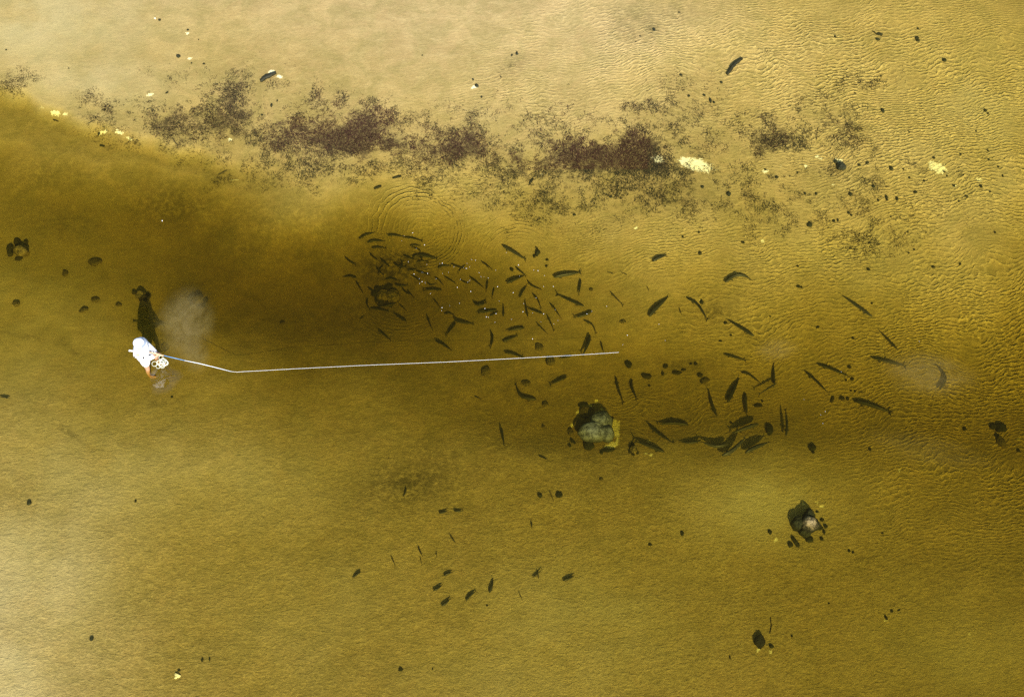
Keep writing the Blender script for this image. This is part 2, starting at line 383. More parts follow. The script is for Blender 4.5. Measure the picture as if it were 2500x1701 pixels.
c = g.mix(g.m('MULTIPLY', g.ramp(wdm, .30, .70, 0, .8), g.ramp(g.attr('weedy'), .03, .2)), c, rgb(.085, .062, .048))
spk = g.noise(geo, 14, 5, .72)
c = g.mix(g.m('MULTIPLY', g.ramp(spk, .62, .70), g.m('ADD', .25, g.attr('ramp'))), c, rgb(.10, .085, .04))
shn = g.m('ADD', g.attr('shell'), g.m('MULTIPLY', g.m('SUBTRACT', g.noise(geo, 11, 6, .8), .5), 3.2))
c = g.mix(g.m('MULTIPLY', g.ramp(shn, .62, .85), g.ramp(g.attr('shell'), .12, .3)), c, rgb(.98, .92, .80))
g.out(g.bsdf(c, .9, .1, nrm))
me.materials.append(m)
bed = bpy.data.objects.new('sea_bed', me); COL.objects.link(bed)
tag(bed, 'golden sand bottom with painted light ripples under shallow clear brown water', kind='structure')

# ------------------------------------------------------------------ the water: one closed body, tea-coloured
def box(name, x, y, z0, z1, m):
    vs = [(-x, -y, z0), (x, -y, z0), (x, y, z0), (-x, y, z0), (-x, -y, z1), (x, -y, z1), (x, y, z1), (-x, y, z1)]
    return link_mesh(name, vs, [(3, 2, 1, 0), (4, 5, 6, 7), (0, 1, 5, 4), (1, 2, 6, 5), (2, 3, 7, 6), (3, 0, 4, 7)], m, smooth=False)
m, n = mat('tea_water'); g = G(n)
va = g.n('ShaderNodeVolumeAbsorption'); va.inputs['Density'].default_value = 3.2
SA = (.85, .965, 2.4)
va.inputs['Color'].default_value = rgb(*[1 - s / 3.2 for s in SA])
vs_ = g.n('ShaderNodeVolumeScatter'); vs_.inputs['Density'].default_value = .06
vs_.inputs['Color'].default_value = rgb(.85, .76, .58); vs_.inputs['Anisotropy'].default_value = .2
ad = g.n('ShaderNodeAddShader'); n.links.new(va.outputs[0], ad.inputs[0]); n.links.new(vs_.outputs[0], ad.inputs[1])
g.out(vol=ad.outputs[0])
water = tag(box('water', 158, 158, -3.2, 0, m), 'clear tea brown shallow sea water over the sand', kind='structure')

# a patch of open surface round the angler that mirrors him
m, n = mat('still_surface'); g = G(n)
geo = g.n('ShaderNodeNewGeometry').outputs['Position']
wn = g.noise(geo, 3.0, 1, .4)
gl = g.n('ShaderNodeBsdfGlossy'); gl.inputs['Roughness'].default_value = .015
n.links.new(g.bump(wn, .35, .012), gl.inputs['Normal'])
tr = g.n('ShaderNodeBsdfTransparent')
edge = g.attr('edge')
mx = g.n('ShaderNodeMixShader')
g.put(mx.inputs[0], g.m('MULTIPLY', .085, edge)); n.links.new(tr.outputs[0], mx.inputs[1]); n.links.new(gl.outputs[0], mx.inputs[2])
g.out(mx.outputs[0])
c = at(402, 925, .004)
vs = [c]; fs = []; ed = [1.]; K = 28
for r, e in ((.20, 1.), (.28, .8), (.40, 0.)):
    for k in range(K):
        a = 2 * math.pi * k / K; q = r * (1 + .12 * math.sin(3 * a + 1) + .07 * math.sin(5 * a))
        vs.append(c + Vector((q * math.cos(a), q * 1.05 * math.sin(a), 0))); ed.append(e)
for k in range(K):
    k2 = (k + 1) % K
    fs.append((0, 1 + k, 1 + k2))
    for j in range(2): fs.append((1 + j * K + k, 1 + (j + 1) * K + k, 1 + (j + 1) * K + k2, 1 + j * K + k2))
ws = link_mesh('water_surface', vs, fs, m); fattr(ws.data, 'edge', ed)
tag(ws, 'small pale mirrored patch of water surface below the angler', kind='structure')

# ------------------------------------------------------------------ stirred-up silt hanging in the water
def silt_cloud(px, py, rx, ry, zc, rz, dens, rot, label, col=(.80, .68, .60)):
    m, n = mat('silt'); g = G(n)
    tc = g.n('ShaderNodeTexCoord').outputs['Object']
    ln = g.n('ShaderNodeVectorMath', operation='LENGTH'); n.links.new(tc, ln.inputs[0])
    fall = g.ramp(ln.outputs['Value'], .15, .95, 1, 0)
    nz = g.ramp(g.noise(tc, 2.2, 6, .68, 1.2), .36, .64, .05, 1)
    pv = g.n('ShaderNodeVolumePrincipled'); pv.inputs['Color'].default_value = rgb(*col)
    pv.inputs['Anisotropy'].default_value = .0
    g.put(pv.inputs['Density'], g.m('MULTIPLY', g.m('MULTIPLY', fall, nz), dens))
    g.out(vol=pv.outputs[0])
    bm = bmesh.new(); bmesh.ops.create_icosphere(bm, subdivisions=3, radius=1)
    me = bpy.data.meshes.new('silt_cloud'); bm.to_mesh(me); bm.free(); me.materials.append(m)
    o = bpy.data.objects.new('silt_cloud', me); COL.objects.link(o)
    o.location = at(px, py, zc); o.scale = (rx, ry, rz); o.rotation_euler = (0, 0, math.radians(rot))
    tag(o, label, 'silt cloud', 'clouds of silt stirred up from the bottom', 'stuff')
    return o
silt_cloud(452, 795, .92, 1.35, -.30, .24, 6.0, 0, 'pale brown cloud of stirred silt beside the angler and his shadow')
silt_cloud(478, 872, .45, .62, -.30, .22, 5.0, 20, 'small tail of stirred silt below the pale brown cloud')
silt_cloud(2265, 915, 1.5, .8, -.28, .22, 2.0, -5, 'grey brown silt trail behind the sharply curved fish')
silt_cloud(1895, 855, .75, .42, -.25, .2, 1.4, 10, 'faint pale puff of silt left of the silt trail')
silt_cloud(2260, 1100, 2.2, .6, -.32, .24, .5, -12, 'thin grey brown haze of silt over the dark channel')

# ------------------------------------------------------------------ labels
LAND = [((1450, 1050), 'the grey boulder'), ((1967, 1282), 'the black rock'), ((1510, 860), "the line's far end"), ((1075, 545), 'the ring ripples'),
        ((352, 850), 'the angler'), ((1548, 1097), 'the hollow round stone'), ((1878, 1052), 'the oval stone'), ((2437, 1050), 'the edge rock cluster'),
        ((948, 722), 'the yellowish coral lump'), ((565, 906), 'the rod tip'), ((1697, 402), 'the white shell patch'), ((2288, 410), 'the second shell patch'),
        ((2054, 408), 'the greenish black rock'), ((1314, 618), 'the hooked rock'), ((1534, 889), 'the round green stone'), ((52, 612), 'the left coral head'),
        ((1342, 1211), 'the paired stones'), ((1855, 1567), 'the black oval rock'), ((654, 186), 'the sunken log'), ((437, 1646), 'the white shell'),
        ((1880, 330), 'the round weed patch'), ((1602, 420), "the weed belt's end"), ((1890, 850), 'the silt puff'), ((2320, 915), 'the bent fish')]
NUM = ['', 'one', 'two', 'three', 'four', 'five', 'six', 'seven', 'eight', 'nine', 'ten', 'eleven', 'twelve', 'thirteen', 'fourteen']
DIR = ['right', 'upper right', 'top', 'upper left', 'left', 'lower left', 'bottom', 'lower right']
REL = ['right of', 'upper right of', 'above', 'upper left of', 'left of', 'lower left of', 'below', 'lower right of']
used = set()
def oct8(dx, dy): return int(round(math.atan2(-dy, dx) / (math.pi / 4))) % 8
def where(x, y, look, avoid=()):
    """a label that names the nearest landmark, the side and the distance in fish lengths"""
    near = sorted((math.hypot(x - p[0], y - p[1]), p, nm) for p, nm in LAND if nm not in avoid)
    near = [t for t in near if t[0] > 12]
    for dist, p, nm in near[:8]:
        q = dist / 60
        rel = REL[oct8(x - p[0], y - p[1])]
        k = int(round(q))
        if q < .55: d = 'right beside' if False else 'just'
        elif k <= 1: d = 'a fish length'
        elif k < len(NUM): d = NUM[k] + ' lengths'
        else: continue
        s = f'{look}, {d} {rel} {nm}'
        if s not in used and len(s.split()) <= 16:
            used.add(s); return s
    dist, p, nm = near[0]
    for extra in ('close and ', 'a little farther ', 'well ', 'somewhat farther '):
        s = f'{look}, {extra}{REL[oct8(x - p[0], y - p[1])]} {nm}'
        if s not in used: used.add(s); return s
    return s

# ------------------------------------------------------------------ stones, rocks, coral
ICO = {}
def ico(sub):
    if sub not in ICO:
        bm = bmesh.new(); bmesh.ops.create_icosphere(bm, subdivisions=sub, radius=1)
        ICO[sub] = (np.array([v.co[:] for v in bm.verts]), [tuple(v.index for v in f.verts) for f in bm.faces]); bm.free()
    return ICO[sub]
def n3(P, s, seed):
    return (vnoise(P[:, 0] * s + 5, P[:, 1] * s + 9, seed) + vnoise(P[:, 1] * s + 3, P[:, 2] * s + 31, seed + 1) + vnoise(P[:, 2] * s + 17, P[:, 0] * s + 2, seed + 2)) / 3 - .5
def rock_verts(sub, r, seed, rough=.35):
    P, Fc = ico(sub)
    d = 1 + rough * 2 * n3(P, 1.3, seed) + rough * 1.0 * n3(P, 3.1, seed + 9) + (rough * .25 * n3(P @ np.array([[.8, .6, 0], [-.6, .8, 0], [0, 0, 1]]), 6.1, seed + 20) if sub > 3 else 0)
    return P * d[:, None] * np.array(r), Fc
def rockmat(name, a, b, scale=9, bump=.8, pale=None):
    m, n = mat(name); g = G(n)
    tc = g.n('ShaderNodeTexCoord').outputs['Object']
    n1 = g.noise(tc, scale, 6, .65); n2 = g.noise(tc, scale * 4, 4, .7)
    c = g.mix(g.ramp(n1, .35, .65), rgb(*a), rgb(*b))
    c = g.mix(g.m('MULTIPLY', g.ramp(n2, .4, .65), .35), c, rgb(*[k * 1.7 for k in b]))
    if pale:
        geo = g.n('ShaderNodeNewGeometry')
        sp = g.n('ShaderNodeSeparateXYZ'); n.links.new(geo.outputs['Position'], sp.inputs[0])
        dry = g.m('MULTIPLY', g.ramp(sp.outputs[2], pale[1], pale[2]), g.ramp(n1, .38, .6))
        c = g.mix(dry, c, rgb(*pale[0]))
    g.out(g.bsdf(c, .85, .25, g.bump(g.m('ADD', n1, g.m('MULTIPLY', n2, .6)), bump, .09)))
    return m
M_DARK = rockmat('dark_stone', (.018, .020, .014), (.05, .055, .038))
M_BLACK = rockmat('black_rock', (.012, .012, .011), (.035, .035, .03), pale=((.46, .36, .27), -.32, -.17))
M_GREY = rockmat('grey_rock', (.040, .045, .046), (.10, .11, .112), 7, .6, pale=((.22, .24, .26), -.60, -.34))
M_BROWN = rockmat('brown_coral', (.07, .06, .035), (.22, .175, .09), 6, 1.0)
M_YEL = rockmat('yellow_coral', (.06, .055, .032), (.34, .26, .12), 6, 1.0)
M_RIM = rockmat('dark_rim', (.03, .03, .024), (.075, .07, .05), 8, 1.0)
M_MURK = rockmat('murky_stone', (.035, .034, .02), (.085, .078, .045), 8, 1.0)
def lump(name, px, py, rpx, rpy, m, hz=None, rot=0, sub=3, seed=None, rough=.35, sink=.35, parent=None, lift=0, top=None):
    """a stone RPX by RPY photograph pixels across, resting on the bottom"""
    seed = random.randrange(9999) if seed is None else seed
    if hz: hz *= .55
    k_ = .85 if parent is None else .9
    rx, ry = rpx / 100 * k_, rpy / 90 * k_
    hz = hz or min(rx, ry) * .6
    P, Fc = rock_verts(sub, (rx, ry, hz), seed, rough)
    a = math.radians(rot); R = np.array([[math.cos(a), -math.sin(a), 0], [math.sin(a), math.cos(a), 0], [0, 0, 1]])
    P = P @ R.T
    p = on_bed(px, py)
    if top is not None:
        k_ = (top - p.z) / (P[:, 2].max() + hz * (1 - sink)); P[:, 2] *= k_; hz *= k_
    o = link_mesh(name, P, Fc, m)
    o.location = (p.x, p.y, p.z + hz * (1 - sink) + lift)
    if parent is not None:
        o.location = Vector(o.location) - Vector(parent.location); o.parent = parent
    return o

# the big grey boulder, its crown just dry: two lobes, and slabs at its foot
bz = on_bed(1450, 1052)
B = empty('boulder', bz); tag(B, 'big two lobed grey boulder with a dry crown and yellow grit round it', 'boulder')
Lb = lambda nm, x, y, rx, ry, mm, hz, rot, seed, **k: lump(nm, *z6(x, y), rx, ry, mm, hz, rot, 4, seed, .22, parent=B, **k)
Lb('lower_lobe', 1310, 975, 41, 24, M_GREY, .36, 4, 5, sink=.30, top=-.31)
Lb('upper_lobe', 1385, 860, 30, 27, M_GREY, .30, 20, 12, sink=.3, top=-.36)
Lb('middle_lobe', 1440, 985, 22, 22, M_GREY, .30, 40, 29, sink=.3, top=-.36)
Lb('slab', 1185, 880, 21, 16, M_BROWN, .13, -20, 33)
Lb('slab', 1235, 735, 19, 15, M_BROWN, .12, 30, 44)
Lb('slab', 1265, 1100, 15, 11, M_DARK, .12, 0, 54)
Lb('ledge', 1205, 660, 14, 5, M_DARK, .10, 8, 61)
Lb('slab', 1070, 945, 8, 10, M_BROWN, .07, 8, 71)
Lb('slab', 1470, 1140, 17, 4.5, M_DARK, .06, 8, 77)
Lb('slab', 1400, 1165, 4, 4, M_DARK, .05, 8, 78)
for k, (x, y, r) in enumerate([(1505, 815, 6), (1520, 795, 3.5), (1085, 1040, 6), (1060, 1090, 5), (1110, 1060, 4), (1480, 850, 4)]):
    Lb('stone', x, y, r, r * .7, M_DARK, .05, -45, 80 + k)

def z7b(x, y): return (1660 + x / 2.767, 1130 + y / 2.767)
def z8b(x, y): return (1660 + x / 2.767, 560 + y / 2.767)
def z3b(x, y): return (1660 + x / 2.767, y / 2.767)
K2 = empty('rock', on_bed(1967, 1284)); tag(K2, 'jagged black rock topped by a pale dry streak', 'rock')
for nm, x, y, rx, ry, hz, rot, mm, sd_ in [('crown', 865, 430, 28, 17, .44, 28, M_BLACK, 3), ('shoulder', 865, 365, 15, 16, .32, 0, M_DARK, 14), ('shoulder', 790, 420, 17, 17, .33, 0, M_DARK, 22),
    ('base', 840, 480, 15, 10, .24, 0, M_DARK, 31)]:
    lump(nm, *z7b(x, y), rx, ry, mm, hz, rot, 4, sd_, .4, parent=K2, sink=.3, top=-.14 if nm == 'crown' else None)

ROCKS = [ # name, px,py,rx,ry, material, height, rot, look, category
 ('stone', *z7b(770, 525), 6, 13, M_DARK, .10, 25, 'narrow black slab', 'stone'),
 ('stone', *z7b(745, 553), 7, 8, M_DARK, .09, 10, 'small oval black stone', 'stone'),
 ('stone', *z7b(795, 555), 4, 6, M_DARK, .07, 10, 'tiny black stone', 'stone'),
 ('stone', *z7b(870, 520), 9, 7.5, M_DARK, .10, 0, 'rounded black stone', 'stone'),
 ('stone', *z7b(945, 440), 9, 8, M_DARK, .11, 0, 'knobbly black stone', 'stone'),
 ('stone', *z7b(985, 430), 6, 5, M_DARK, .08, 0, 'small black stone', 'stone'),
 ('stone', *z7b(972, 465), 4, 5, M_DARK, .06, 0, 'tiny black stone', 'stone'),
 ('stone', *z7b(962, 385), 6, 4, M_DARK, .05, 0, 'flat dark stone', 'stone'),
 ('stone', *z7b(955, 510), 5, 5, M_DARK, .05, 0, 'small flat dark stone', 'stone'),
 ('stone', *z7b(925, 330), 4, 3, M_DARK, .04, 20, 'tiny dark stone', 'stone'),
 ('stone', *z7b(608, 468), 5, 6, M_DARK, .07, 0, 'lone dark stone with a pale grit tail', 'stone'),
 ('rock', *z7b(540, 1208), 12, 18, M_BLACK, .16, -10, 'black oval rock with yellow grit along its foot', 'rock'),
 ('stone', *z7b(618, 1238), 6, 4.5, M_DARK, .06, -20, 'small dark stone with yellow grit below', 'stone'),
 ('stone', *z7b(1392, 1045), 3.5, 5, M_DARK, .05, 20, 'tiny dark stone with a grit tail', 'stone'),
 ('stone', *z7b(1430, 1000), 4, 3, M_DARK, .04, 0, 'tiny dark stone', 'stone'),
 ('stone', *z7b(1480, 992), 4, 2, M_DARK, .03, 20, 'tiny thin dark stone', 'stone'),
 ('stone', *z7b(1142, 594), 4.5, 3.5, M_DARK, .04, 0, 'small dark stone', 'stone'),
 ('stone', *z7b(1170, 603), 3.5, 2.5, M_DARK, .04, 0, 'tiny dark stone', 'stone'),
 ('stone', *z7b(1368, 474), 3, 2, M_DARK, .03, 0, 'tiny dark stone', 'stone'),
 ('stone', *z7b(1005, 948), 3, 2.5, M_DARK, .03, 0, 'tiny dark stone', 'stone'),
 ('stone', *z7b(755, 1167), 3, 3, M_DARK, .03, 0, 'tiny dark stone', 'stone'),
 ('stone', *z7b(338, 1312), 2.5, 4.5, M_DARK, .03, 0, 'tiny upright dark stone', 'stone'),
 ('stone', *z7b(12, 475), 4, 6, M_DARK, .04, 0, 'broken dark stone', 'stone'),
 ('stone', 1534, 889, 10, 11, M_DARK, .08, 0, 'round green black stone on the channel floor', 'stone'),
 ('stone', 1878, 1052, 9, 15, M_DARK, .10, -8, 'oval black stone beside the fish', 'stone'),
 ('stone', 1319, 1210, 7, 5, M_DARK, .08, 0, 'oval dark stone, first of a pair', 'stone'),
 ('stone', 1366, 1208, 9, 8, M_DARK, .07, 25, 'round dark stone, wider one of a pair', 'stone'),
 ('stone', 1650, 910, 13, 7, M_DARK, .05, 5, 'curved dark stone', 'stone'), ('stone', 1668, 903, 7, 4, M_DARK, .04, 5, 'small dark stone', 'stone'),
 ('stone', 1624, 894, 9, 6, M_DARK, .05, 30, 'dark angular stone', 'stone'), ('stone', 1618, 912, 4, 8, M_DARK, .04, 0, 'narrow dark stone', 'stone'),
 ('stone', 1687, 888, 3.5, 3.5, M_DARK, .04, 0, 'tiny dark stone', 'stone'), ('stone', 1698, 888, 4.5, 5, M_DARK, .05, 0, 'small dark stone', 'stone'),
 ('stone', 1578, 918, 13, 8, M_DARK, .07, -10, 'broad dark stone', 'stone'), ('stone', 1585, 942, 3.5, 3.5, M_DARK, .04, 0, 'tiny dark stone', 'stone'),
 ('stone', 1709, 916, 8, 5, M_DARK, .06, -20, 'dark stone', 'stone'), ('stone', 1722, 929, 10, 7, M_BROWN, .07, 10, 'brownish stone', 'stone'), ('stone', 1713, 932, 6, 6, M_DARK, .05, 0, 'dark stone', 'stone'),
 ('stone', 1850, 990, 10, 6, M_DARK, .05, 0, 'flat dark stone', 'stone'), ('stone', 1861, 979, 4, 3.5, M_DARK, .04, 0, 'tiny dark stone', 'stone'),
 ('stone', 1785, 1032, 5, 3.5, M_DARK, .03, 0, 'small dark stone', 'stone'),
 ('stone', 2073, 896, 5, 4, M_DARK, .06, 0, 'dark stone between fish', 'stone'), ('stone', 2080, 925, 5, 5, M_DARK, .06, 0, 'dark stone', 'stone'),
 ('stone', 2065, 928, 3, 4, M_DARK, .03, 30, 'tiny dark stone', 'stone'), ('stone', 2031, 976, 5, 8, M_DARK, .05, -20, 'slanting dark stone', 'stone'),
 ('stone', 2055, 972, 7, 5, M_DARK, .06, 0, 'dark stone ahead of the long fish', 'stone'), ('stone', 2069, 973, 4, 5, M_DARK, .04, 0, 'tiny dark stone', 'stone'),
 ('stone', 2082, 826, 4, 3, M_DARK, .04, 0, 'tiny dark stone', 'stone'), ('stone', 1997, 799, 6, 3, M_DARK, .04, 15, 'narrow dark stone', 'stone'),
 ('stone', 2087, 955, 3.5, 3, M_DARK, .03, 0, 'tiny dark stone', 'stone'), ('stone', 2077, 953, 3, 2.5, M_DARK, .03, 0, 'tiny dark stone', 'stone'),
 ('stone', 1983, 1093, 10, 8, M_DARK, .07, -20, 'ragged black stone', 'stone'), ('stone', 1985, 1104, 4, 5, M_DARK, .04, 0, 'tiny black stone', 'stone'),
 ('stone', 2124, 1097, 4, 5, M_DARK, .04, 0, 'small dark stone', 'stone'), ('stone', 2355, 1047, 6, 5, M_DARK, .05, 0, 'small dark stone', 'stone'),
 ('stone', 2486, 1100, 5, 4, M_DARK, .05, 0, 'small black stone', 'stone'),
 ('stone', 1713, 738, 5.5, 5, M_DARK, .07, 0, 'dark stone with a pale grit cap', 'stone'), ('stone', 1709, 619, 5, 4.5, M_DARK, .07, 0, 'dark stone with pale grit', 'stone'),
 ('stone', 1814, 592, 6, 3.5, M_DARK, .04, -35, 'slanting dark stone', 'stone'), ('stone', 1667, 579, 3, 3, M_DARK, .04, 0, 'tiny dark stone', 'stone'),
 ('stone', 1771, 788, 5, 4, M_DARK, .04, 0, 'small dark stone', 'stone'), ('stone', 1784, 818, 3.5, 3, M_DARK, .03, 0, 'tiny dark stone', 'stone'),
 ('stone', 1759, 833, 4.5, 3, M_DARK, .03, 0, 'tiny dark stone', 'stone'), ('stone', 1522, 787, 8, 6, M_YEL, .07, 0, 'small yellow flecked stone', 'stone'),
 ('stone', 1443, 707, 7, 5, M_BROWN, .05, 0, 'murky brown stone', 'stone'),
 ('stone', 1249, 658, 5, 7, M_DARK, .06, 15, 'murky dark stone', 'stone'), ('stone', 1336, 635, 6, 4, M_DARK, .05, -10, 'dark stone', 'stone'),
 ('stone', 1334, 650, 4, 4, M_DARK, .04, 0, 'tiny dark stone', 'stone'), ('stone', 1304, 626, 4, 7, M_DARK, .05, 15, 'narrow dark stone', 'stone'),
 ('stone', 1331, 986, 8, 9, M_BROWN, .07, 25, 'murky brown stone', 'stone'), ('stone', 1326, 1041, 5, 5, M_BROWN, .06, 0, 'murky brown stone', 'stone'),
 ('stone', 1185, 905, 12, 13, M_BROWN, .10, 0, 'pale topped murky stone', 'stone'), ('stone', 1285, 935, 12, 8, M_BROWN, .08, 0, 'murky brown stone', 'stone'),
 ('stone', 1468, 1170, 5, 4, M_BROWN, .04, 0, 'small brown stone', 'stone'), ('stone', 1344, 882, 14, 12, M_BROWN, .12, 0, 'brown lump touching the fly line', 'stone'),
 ('stone', 1315, 848, 10, 9, M_BROWN, .08, 0, 'murky brown stone above the fly line', 'stone'),
 ('stone', 72, 1228, 6, 5.5, M_DARK, .08, 0, 'lone round black stone on pale sand', 'stone'), ('stone', 331, 1223, 3, 4, M_DARK, .04, -20, 'tiny dark stone on pale sand', 'stone'),
 ('stone', 224, 1560, 5, 5, M_DARK, .07, 0, 'lone round black pebble on pale sand', 'stone'), ('stone', 494, 1611, 3, 5.5, M_DARK, .05, -10, 'upright dark pebble', 'stone'),
 ('stone', 512, 1609, 2.5, 4.5, M_DARK, .05, 0, 'smaller upright dark pebble', 'stone'), ('stone', 437, 1636, 3.5, 2.5, M_DARK, .05, 0, 'dark pebble touching the white shell', 'stone'),
 ('stone', 978, 1634, 4.5, 4, M_DARK, .05, 0, 'lone dark pebble', 'stone'), ('stone', 1056, 1633, 2, 3, M_DARK, .03, 0, 'tiny dark pebble', 'stone'),
 ('stone', 1587, 1329, 5, 3.5, M_DARK, .04, 0, 'small green black stone', 'stone'), ('stone', 1189, 1478, 2, 2.5, M_DARK, .03, 0, 'tiny dark pebble', 'stone'),
 ('stone', 420, 970, 4, 2.5, M_DARK, .04, 0, 'tiny dark stone', 'stone'), ('stone', 40, 742, 11, 8, M_BROWN, .10, 0, 'murky dark stone', 'stone'),
 ('stone', 234, 641, 18, 12, M_BROWN, .10, 0, 'blurred dark stone deep in the channel', 'stone'), ('stone', 160, 668, 8, 9, M_BROWN, .06, 0, 'blurred dark stone', 'stone'),
 ('stone', 290, 745, 9, 6, M_BROWN, .07, -10, 'murky dark stone', 'stone'), ('stone', 206, 757, 12, 8, M_BROWN, .08, 20, 'murky slanting dark stone', 'stone'),
 ('stone', 690, 788, 7, 5, M_BROWN, .05, 0, 'murky brown stone', 'stone'), ('stone', 232, 732, 14, 9, M_BROWN, .06, 0, 'low murky brown stone', 'stone'),
 ('stone', 436, 139, 6, 5.5, M_DARK, .07, 0, 'black stone beside pale grit streaks', 'stone'), ('stone', 459, 74, 4, 2.5, M_DARK, .04, 0, 'small dark stone', 'stone'),
 ('stone', 485, 98, 2, 2, M_DARK, .03, 0, 'tiny dark pebble', 'stone'), ('stone', 468, 155, 2.5, 2, M_DARK, .03, 0, 'tiny dark pebble', 'stone'),
 ('stone', 498, 157, 4.5, 2.5, M_DARK, .03, 0, 'small flat dark stone', 'stone'), ('stone', 763, 218, 2.5, 2.5, M_DARK, .04, 0, 'tiny black pebble', 'stone'),
 ('stone', 663, 258, 3, 6, M_DARK, .04, 0, 'narrow dark stone', 'stone'), ('stone', 677, 247, 2.5, 3.5, M_DARK, .03, 0, 'tiny dark pebble', 'stone'),
 ('stone', 640, 281, 4, 2.5, M_DARK, .03, 0, 'small dark stone', 'stone'), ('stone', 408, 227, 5, 2.5, M_DARK, .03, 30, 'narrow dark stone', 'stone'),
 ('stone', 242, 327, 3, 8, M_DARK, .04, -10, 'narrow dark stone', 'stone'), ('stone', 250, 357, 8, 3, M_DARK, .04, -18, 'slanting dark stone', 'stone'),
 ('stone', 168, 168, 2.5, 2, M_DARK, .03, 0, 'tiny dark pebble', 'stone'), ('stone', 15, 123, 3, 2.5, M_DARK, .03, 0, 'tiny dark pebble', 'stone'),
 ('stone', 1262, 133, 5, 3.5, M_DARK, .05, 0, 'dark stone on bright sand', 'stone'), ('stone', 1250, 136, 2.5, 4, M_DARK, .04, -20, 'small dark stone on bright sand', 'stone'),
 ('stone', 1262, 128, 2.5, 1.6, M_DARK, .03, 0, 'tiny dark pebble', 'stone'),
 ('stone', 1155, 196, 3, 2.5, M_DARK, .05, 0, 'small black pebble', 'stone'), ('stone', 1164, 211, 6, 4.5, M_DARK, .07, -20, 'dark stone with a pale grit tail', 'stone'),
 ('stone', 1176, 238, 3.5, 3, M_DARK, .05, 30, 'small black pebble', 'stone'), ('stone', 1223, 189, 2.5, 2.2, M_DARK, .04, 0, 'tiny black pebble', 'stone'),
 ('stone', 1031, 136, 2, 2.4, M_DARK, .03, 0, 'tiny black pebble', 'stone'), ('stone', 1597, 74, 5, 5, M_DARK, .06, 0, 'dark stone on a brown stain', 'stone'),
 ('stone', 1563, 89, 3, 1.8, M_DARK, .03, 0, 'tiny dark pebble', 'stone'), ('stone', 1552, 103, 2, 1.6, M_DARK, .03, 0, 'tiny dark pebble', 'stone'), ('stone', 1658, 31, 4.5, 2.2, M_DARK, .03, 0, 'small flat dark stone', 'stone'),
 ('stone', 1490, 481, 6, 3, M_DARK, .04, 0, 'small dark stone under the weed', 'stone'), ('stone', 1402, 525, 6, 3, M_DARK, .04, 0, 'narrow dark stone', 'stone'),
 ('rock', 2054, 410, 14, 13, M_DARK, .17, 30, 'greenish black rock with white grit above it', 'rock'), ('stone', 2040, 396, 6, 5, M_DARK, .08, 0, 'dark knob at the rim of the rock', 'stone'),
 ('rock', *z8b(2168, 1342), 17, 13, M_DARK, .16, 0, 'black rock, largest of the edge cluster', 'rock'), ('rock', *z8b(2112, 1332), 9, 8, M_DARK, .12, 0, 'black rock, second of the edge cluster', 'rock'),
 ('rock', *z8b(2165, 1430), 12, 15, M_BROWN, .12, 20, 'brown rock, lowest of the edge cluster', 'rock'), ('stone', *z8b(2140, 1395), 6, 7, M_DARK, .06, 20, 'small stone inside the edge cluster', 'stone'),
]
TINY = [(1305,1262,5.5,4),(1465,1345,4,7),(1395,1335,5,5),(1398,1352,4,3),(1150,1315,7,6),(330,1315,7,6),(150,1265,6,5),(655,1200,6,4),(1715,1070,5,4),(1590,1300,6,3),(1650,1225,4,3.5),
 (1040,1495,4,4.5),(1065,1490,4,4.5),(875,1520,7,6),(1140,1440,4,4),(1158,1458,4.5,3),(1368,750,4.5,7.5),(1600,262,6,5),(1606,276,5,4.5),(1608,198,3.5,3),(1050,252,4.5,3),(280,560,4.5,4),(207,685,4.5,8),
 (230,695,4,3.5),(165,648,5,3),(60,650,4.5,4),(2062,750,6,5),(2080,770,3,3),(1785,410,7,6),(1425,1140,6,6),(1550,1205,3.5,3),(1850,1258,4,3),(1935,1328,5,3.5),(1895,1045,4,2.5),(2080,1020,3,2.5),
 (2085,1080,3,2.5),(2150,1130,3,3),(2035,1262,4,4.5),(795,1168,4,3),(1210,1120,5,3),(1510,1145,3,2.5),(575,1148,4,3),(920,1310,4.5,4),(845,1310,4,3),(6,510,4.5,4),(1785,1163,3.5,3),(1805,1190,3,2.5),
 (1885,1362,3,3),(2095,1298,3,2),(1340,1355,4,3),(1350,235,9,3),(1335,270,7,3),(1265,1105,6,1.6),(2180,1190,2.5,3),(1550,895,2.5,2.5),(1965,1165,2,2),(2000,890,2.5,1.8)]
for x, y, rx, ry in TINY:
    X, Y = z3b(x, y)
    sz = max(rx, ry)
    look = ('black pebble' if sz < 3.2 else 'small black stone' if sz < 5.2 else 'black stone') if ry < rx * 1.3 else 'upright black stone'
    ROCKS.append(('stone', X, Y, rx, ry, M_DARK, .03 + sz * .006, random.uniform(-20, 20), look, 'stone'))
for x, y, r in [(128,22,4),(423,88,5),(795,250,4),(820,390,4),(1280,92,5),(1582,138,3.5),(1545,160,3.5),(1893,235,5),(1712,255,5.5),(1270,270,6),(1295,500,4),(1355,770,0),(800,385,6),(610,590,3),(2128,22,4),(1540,20,3)]:
    if r:
        X, Y = z8b(x, y); ROCKS.append(('stone', X, Y, r * .9, r * .75, M_DARK, .04, 0, 'dark pebble' if r < 4.5 else 'small dark stone', 'stone'))
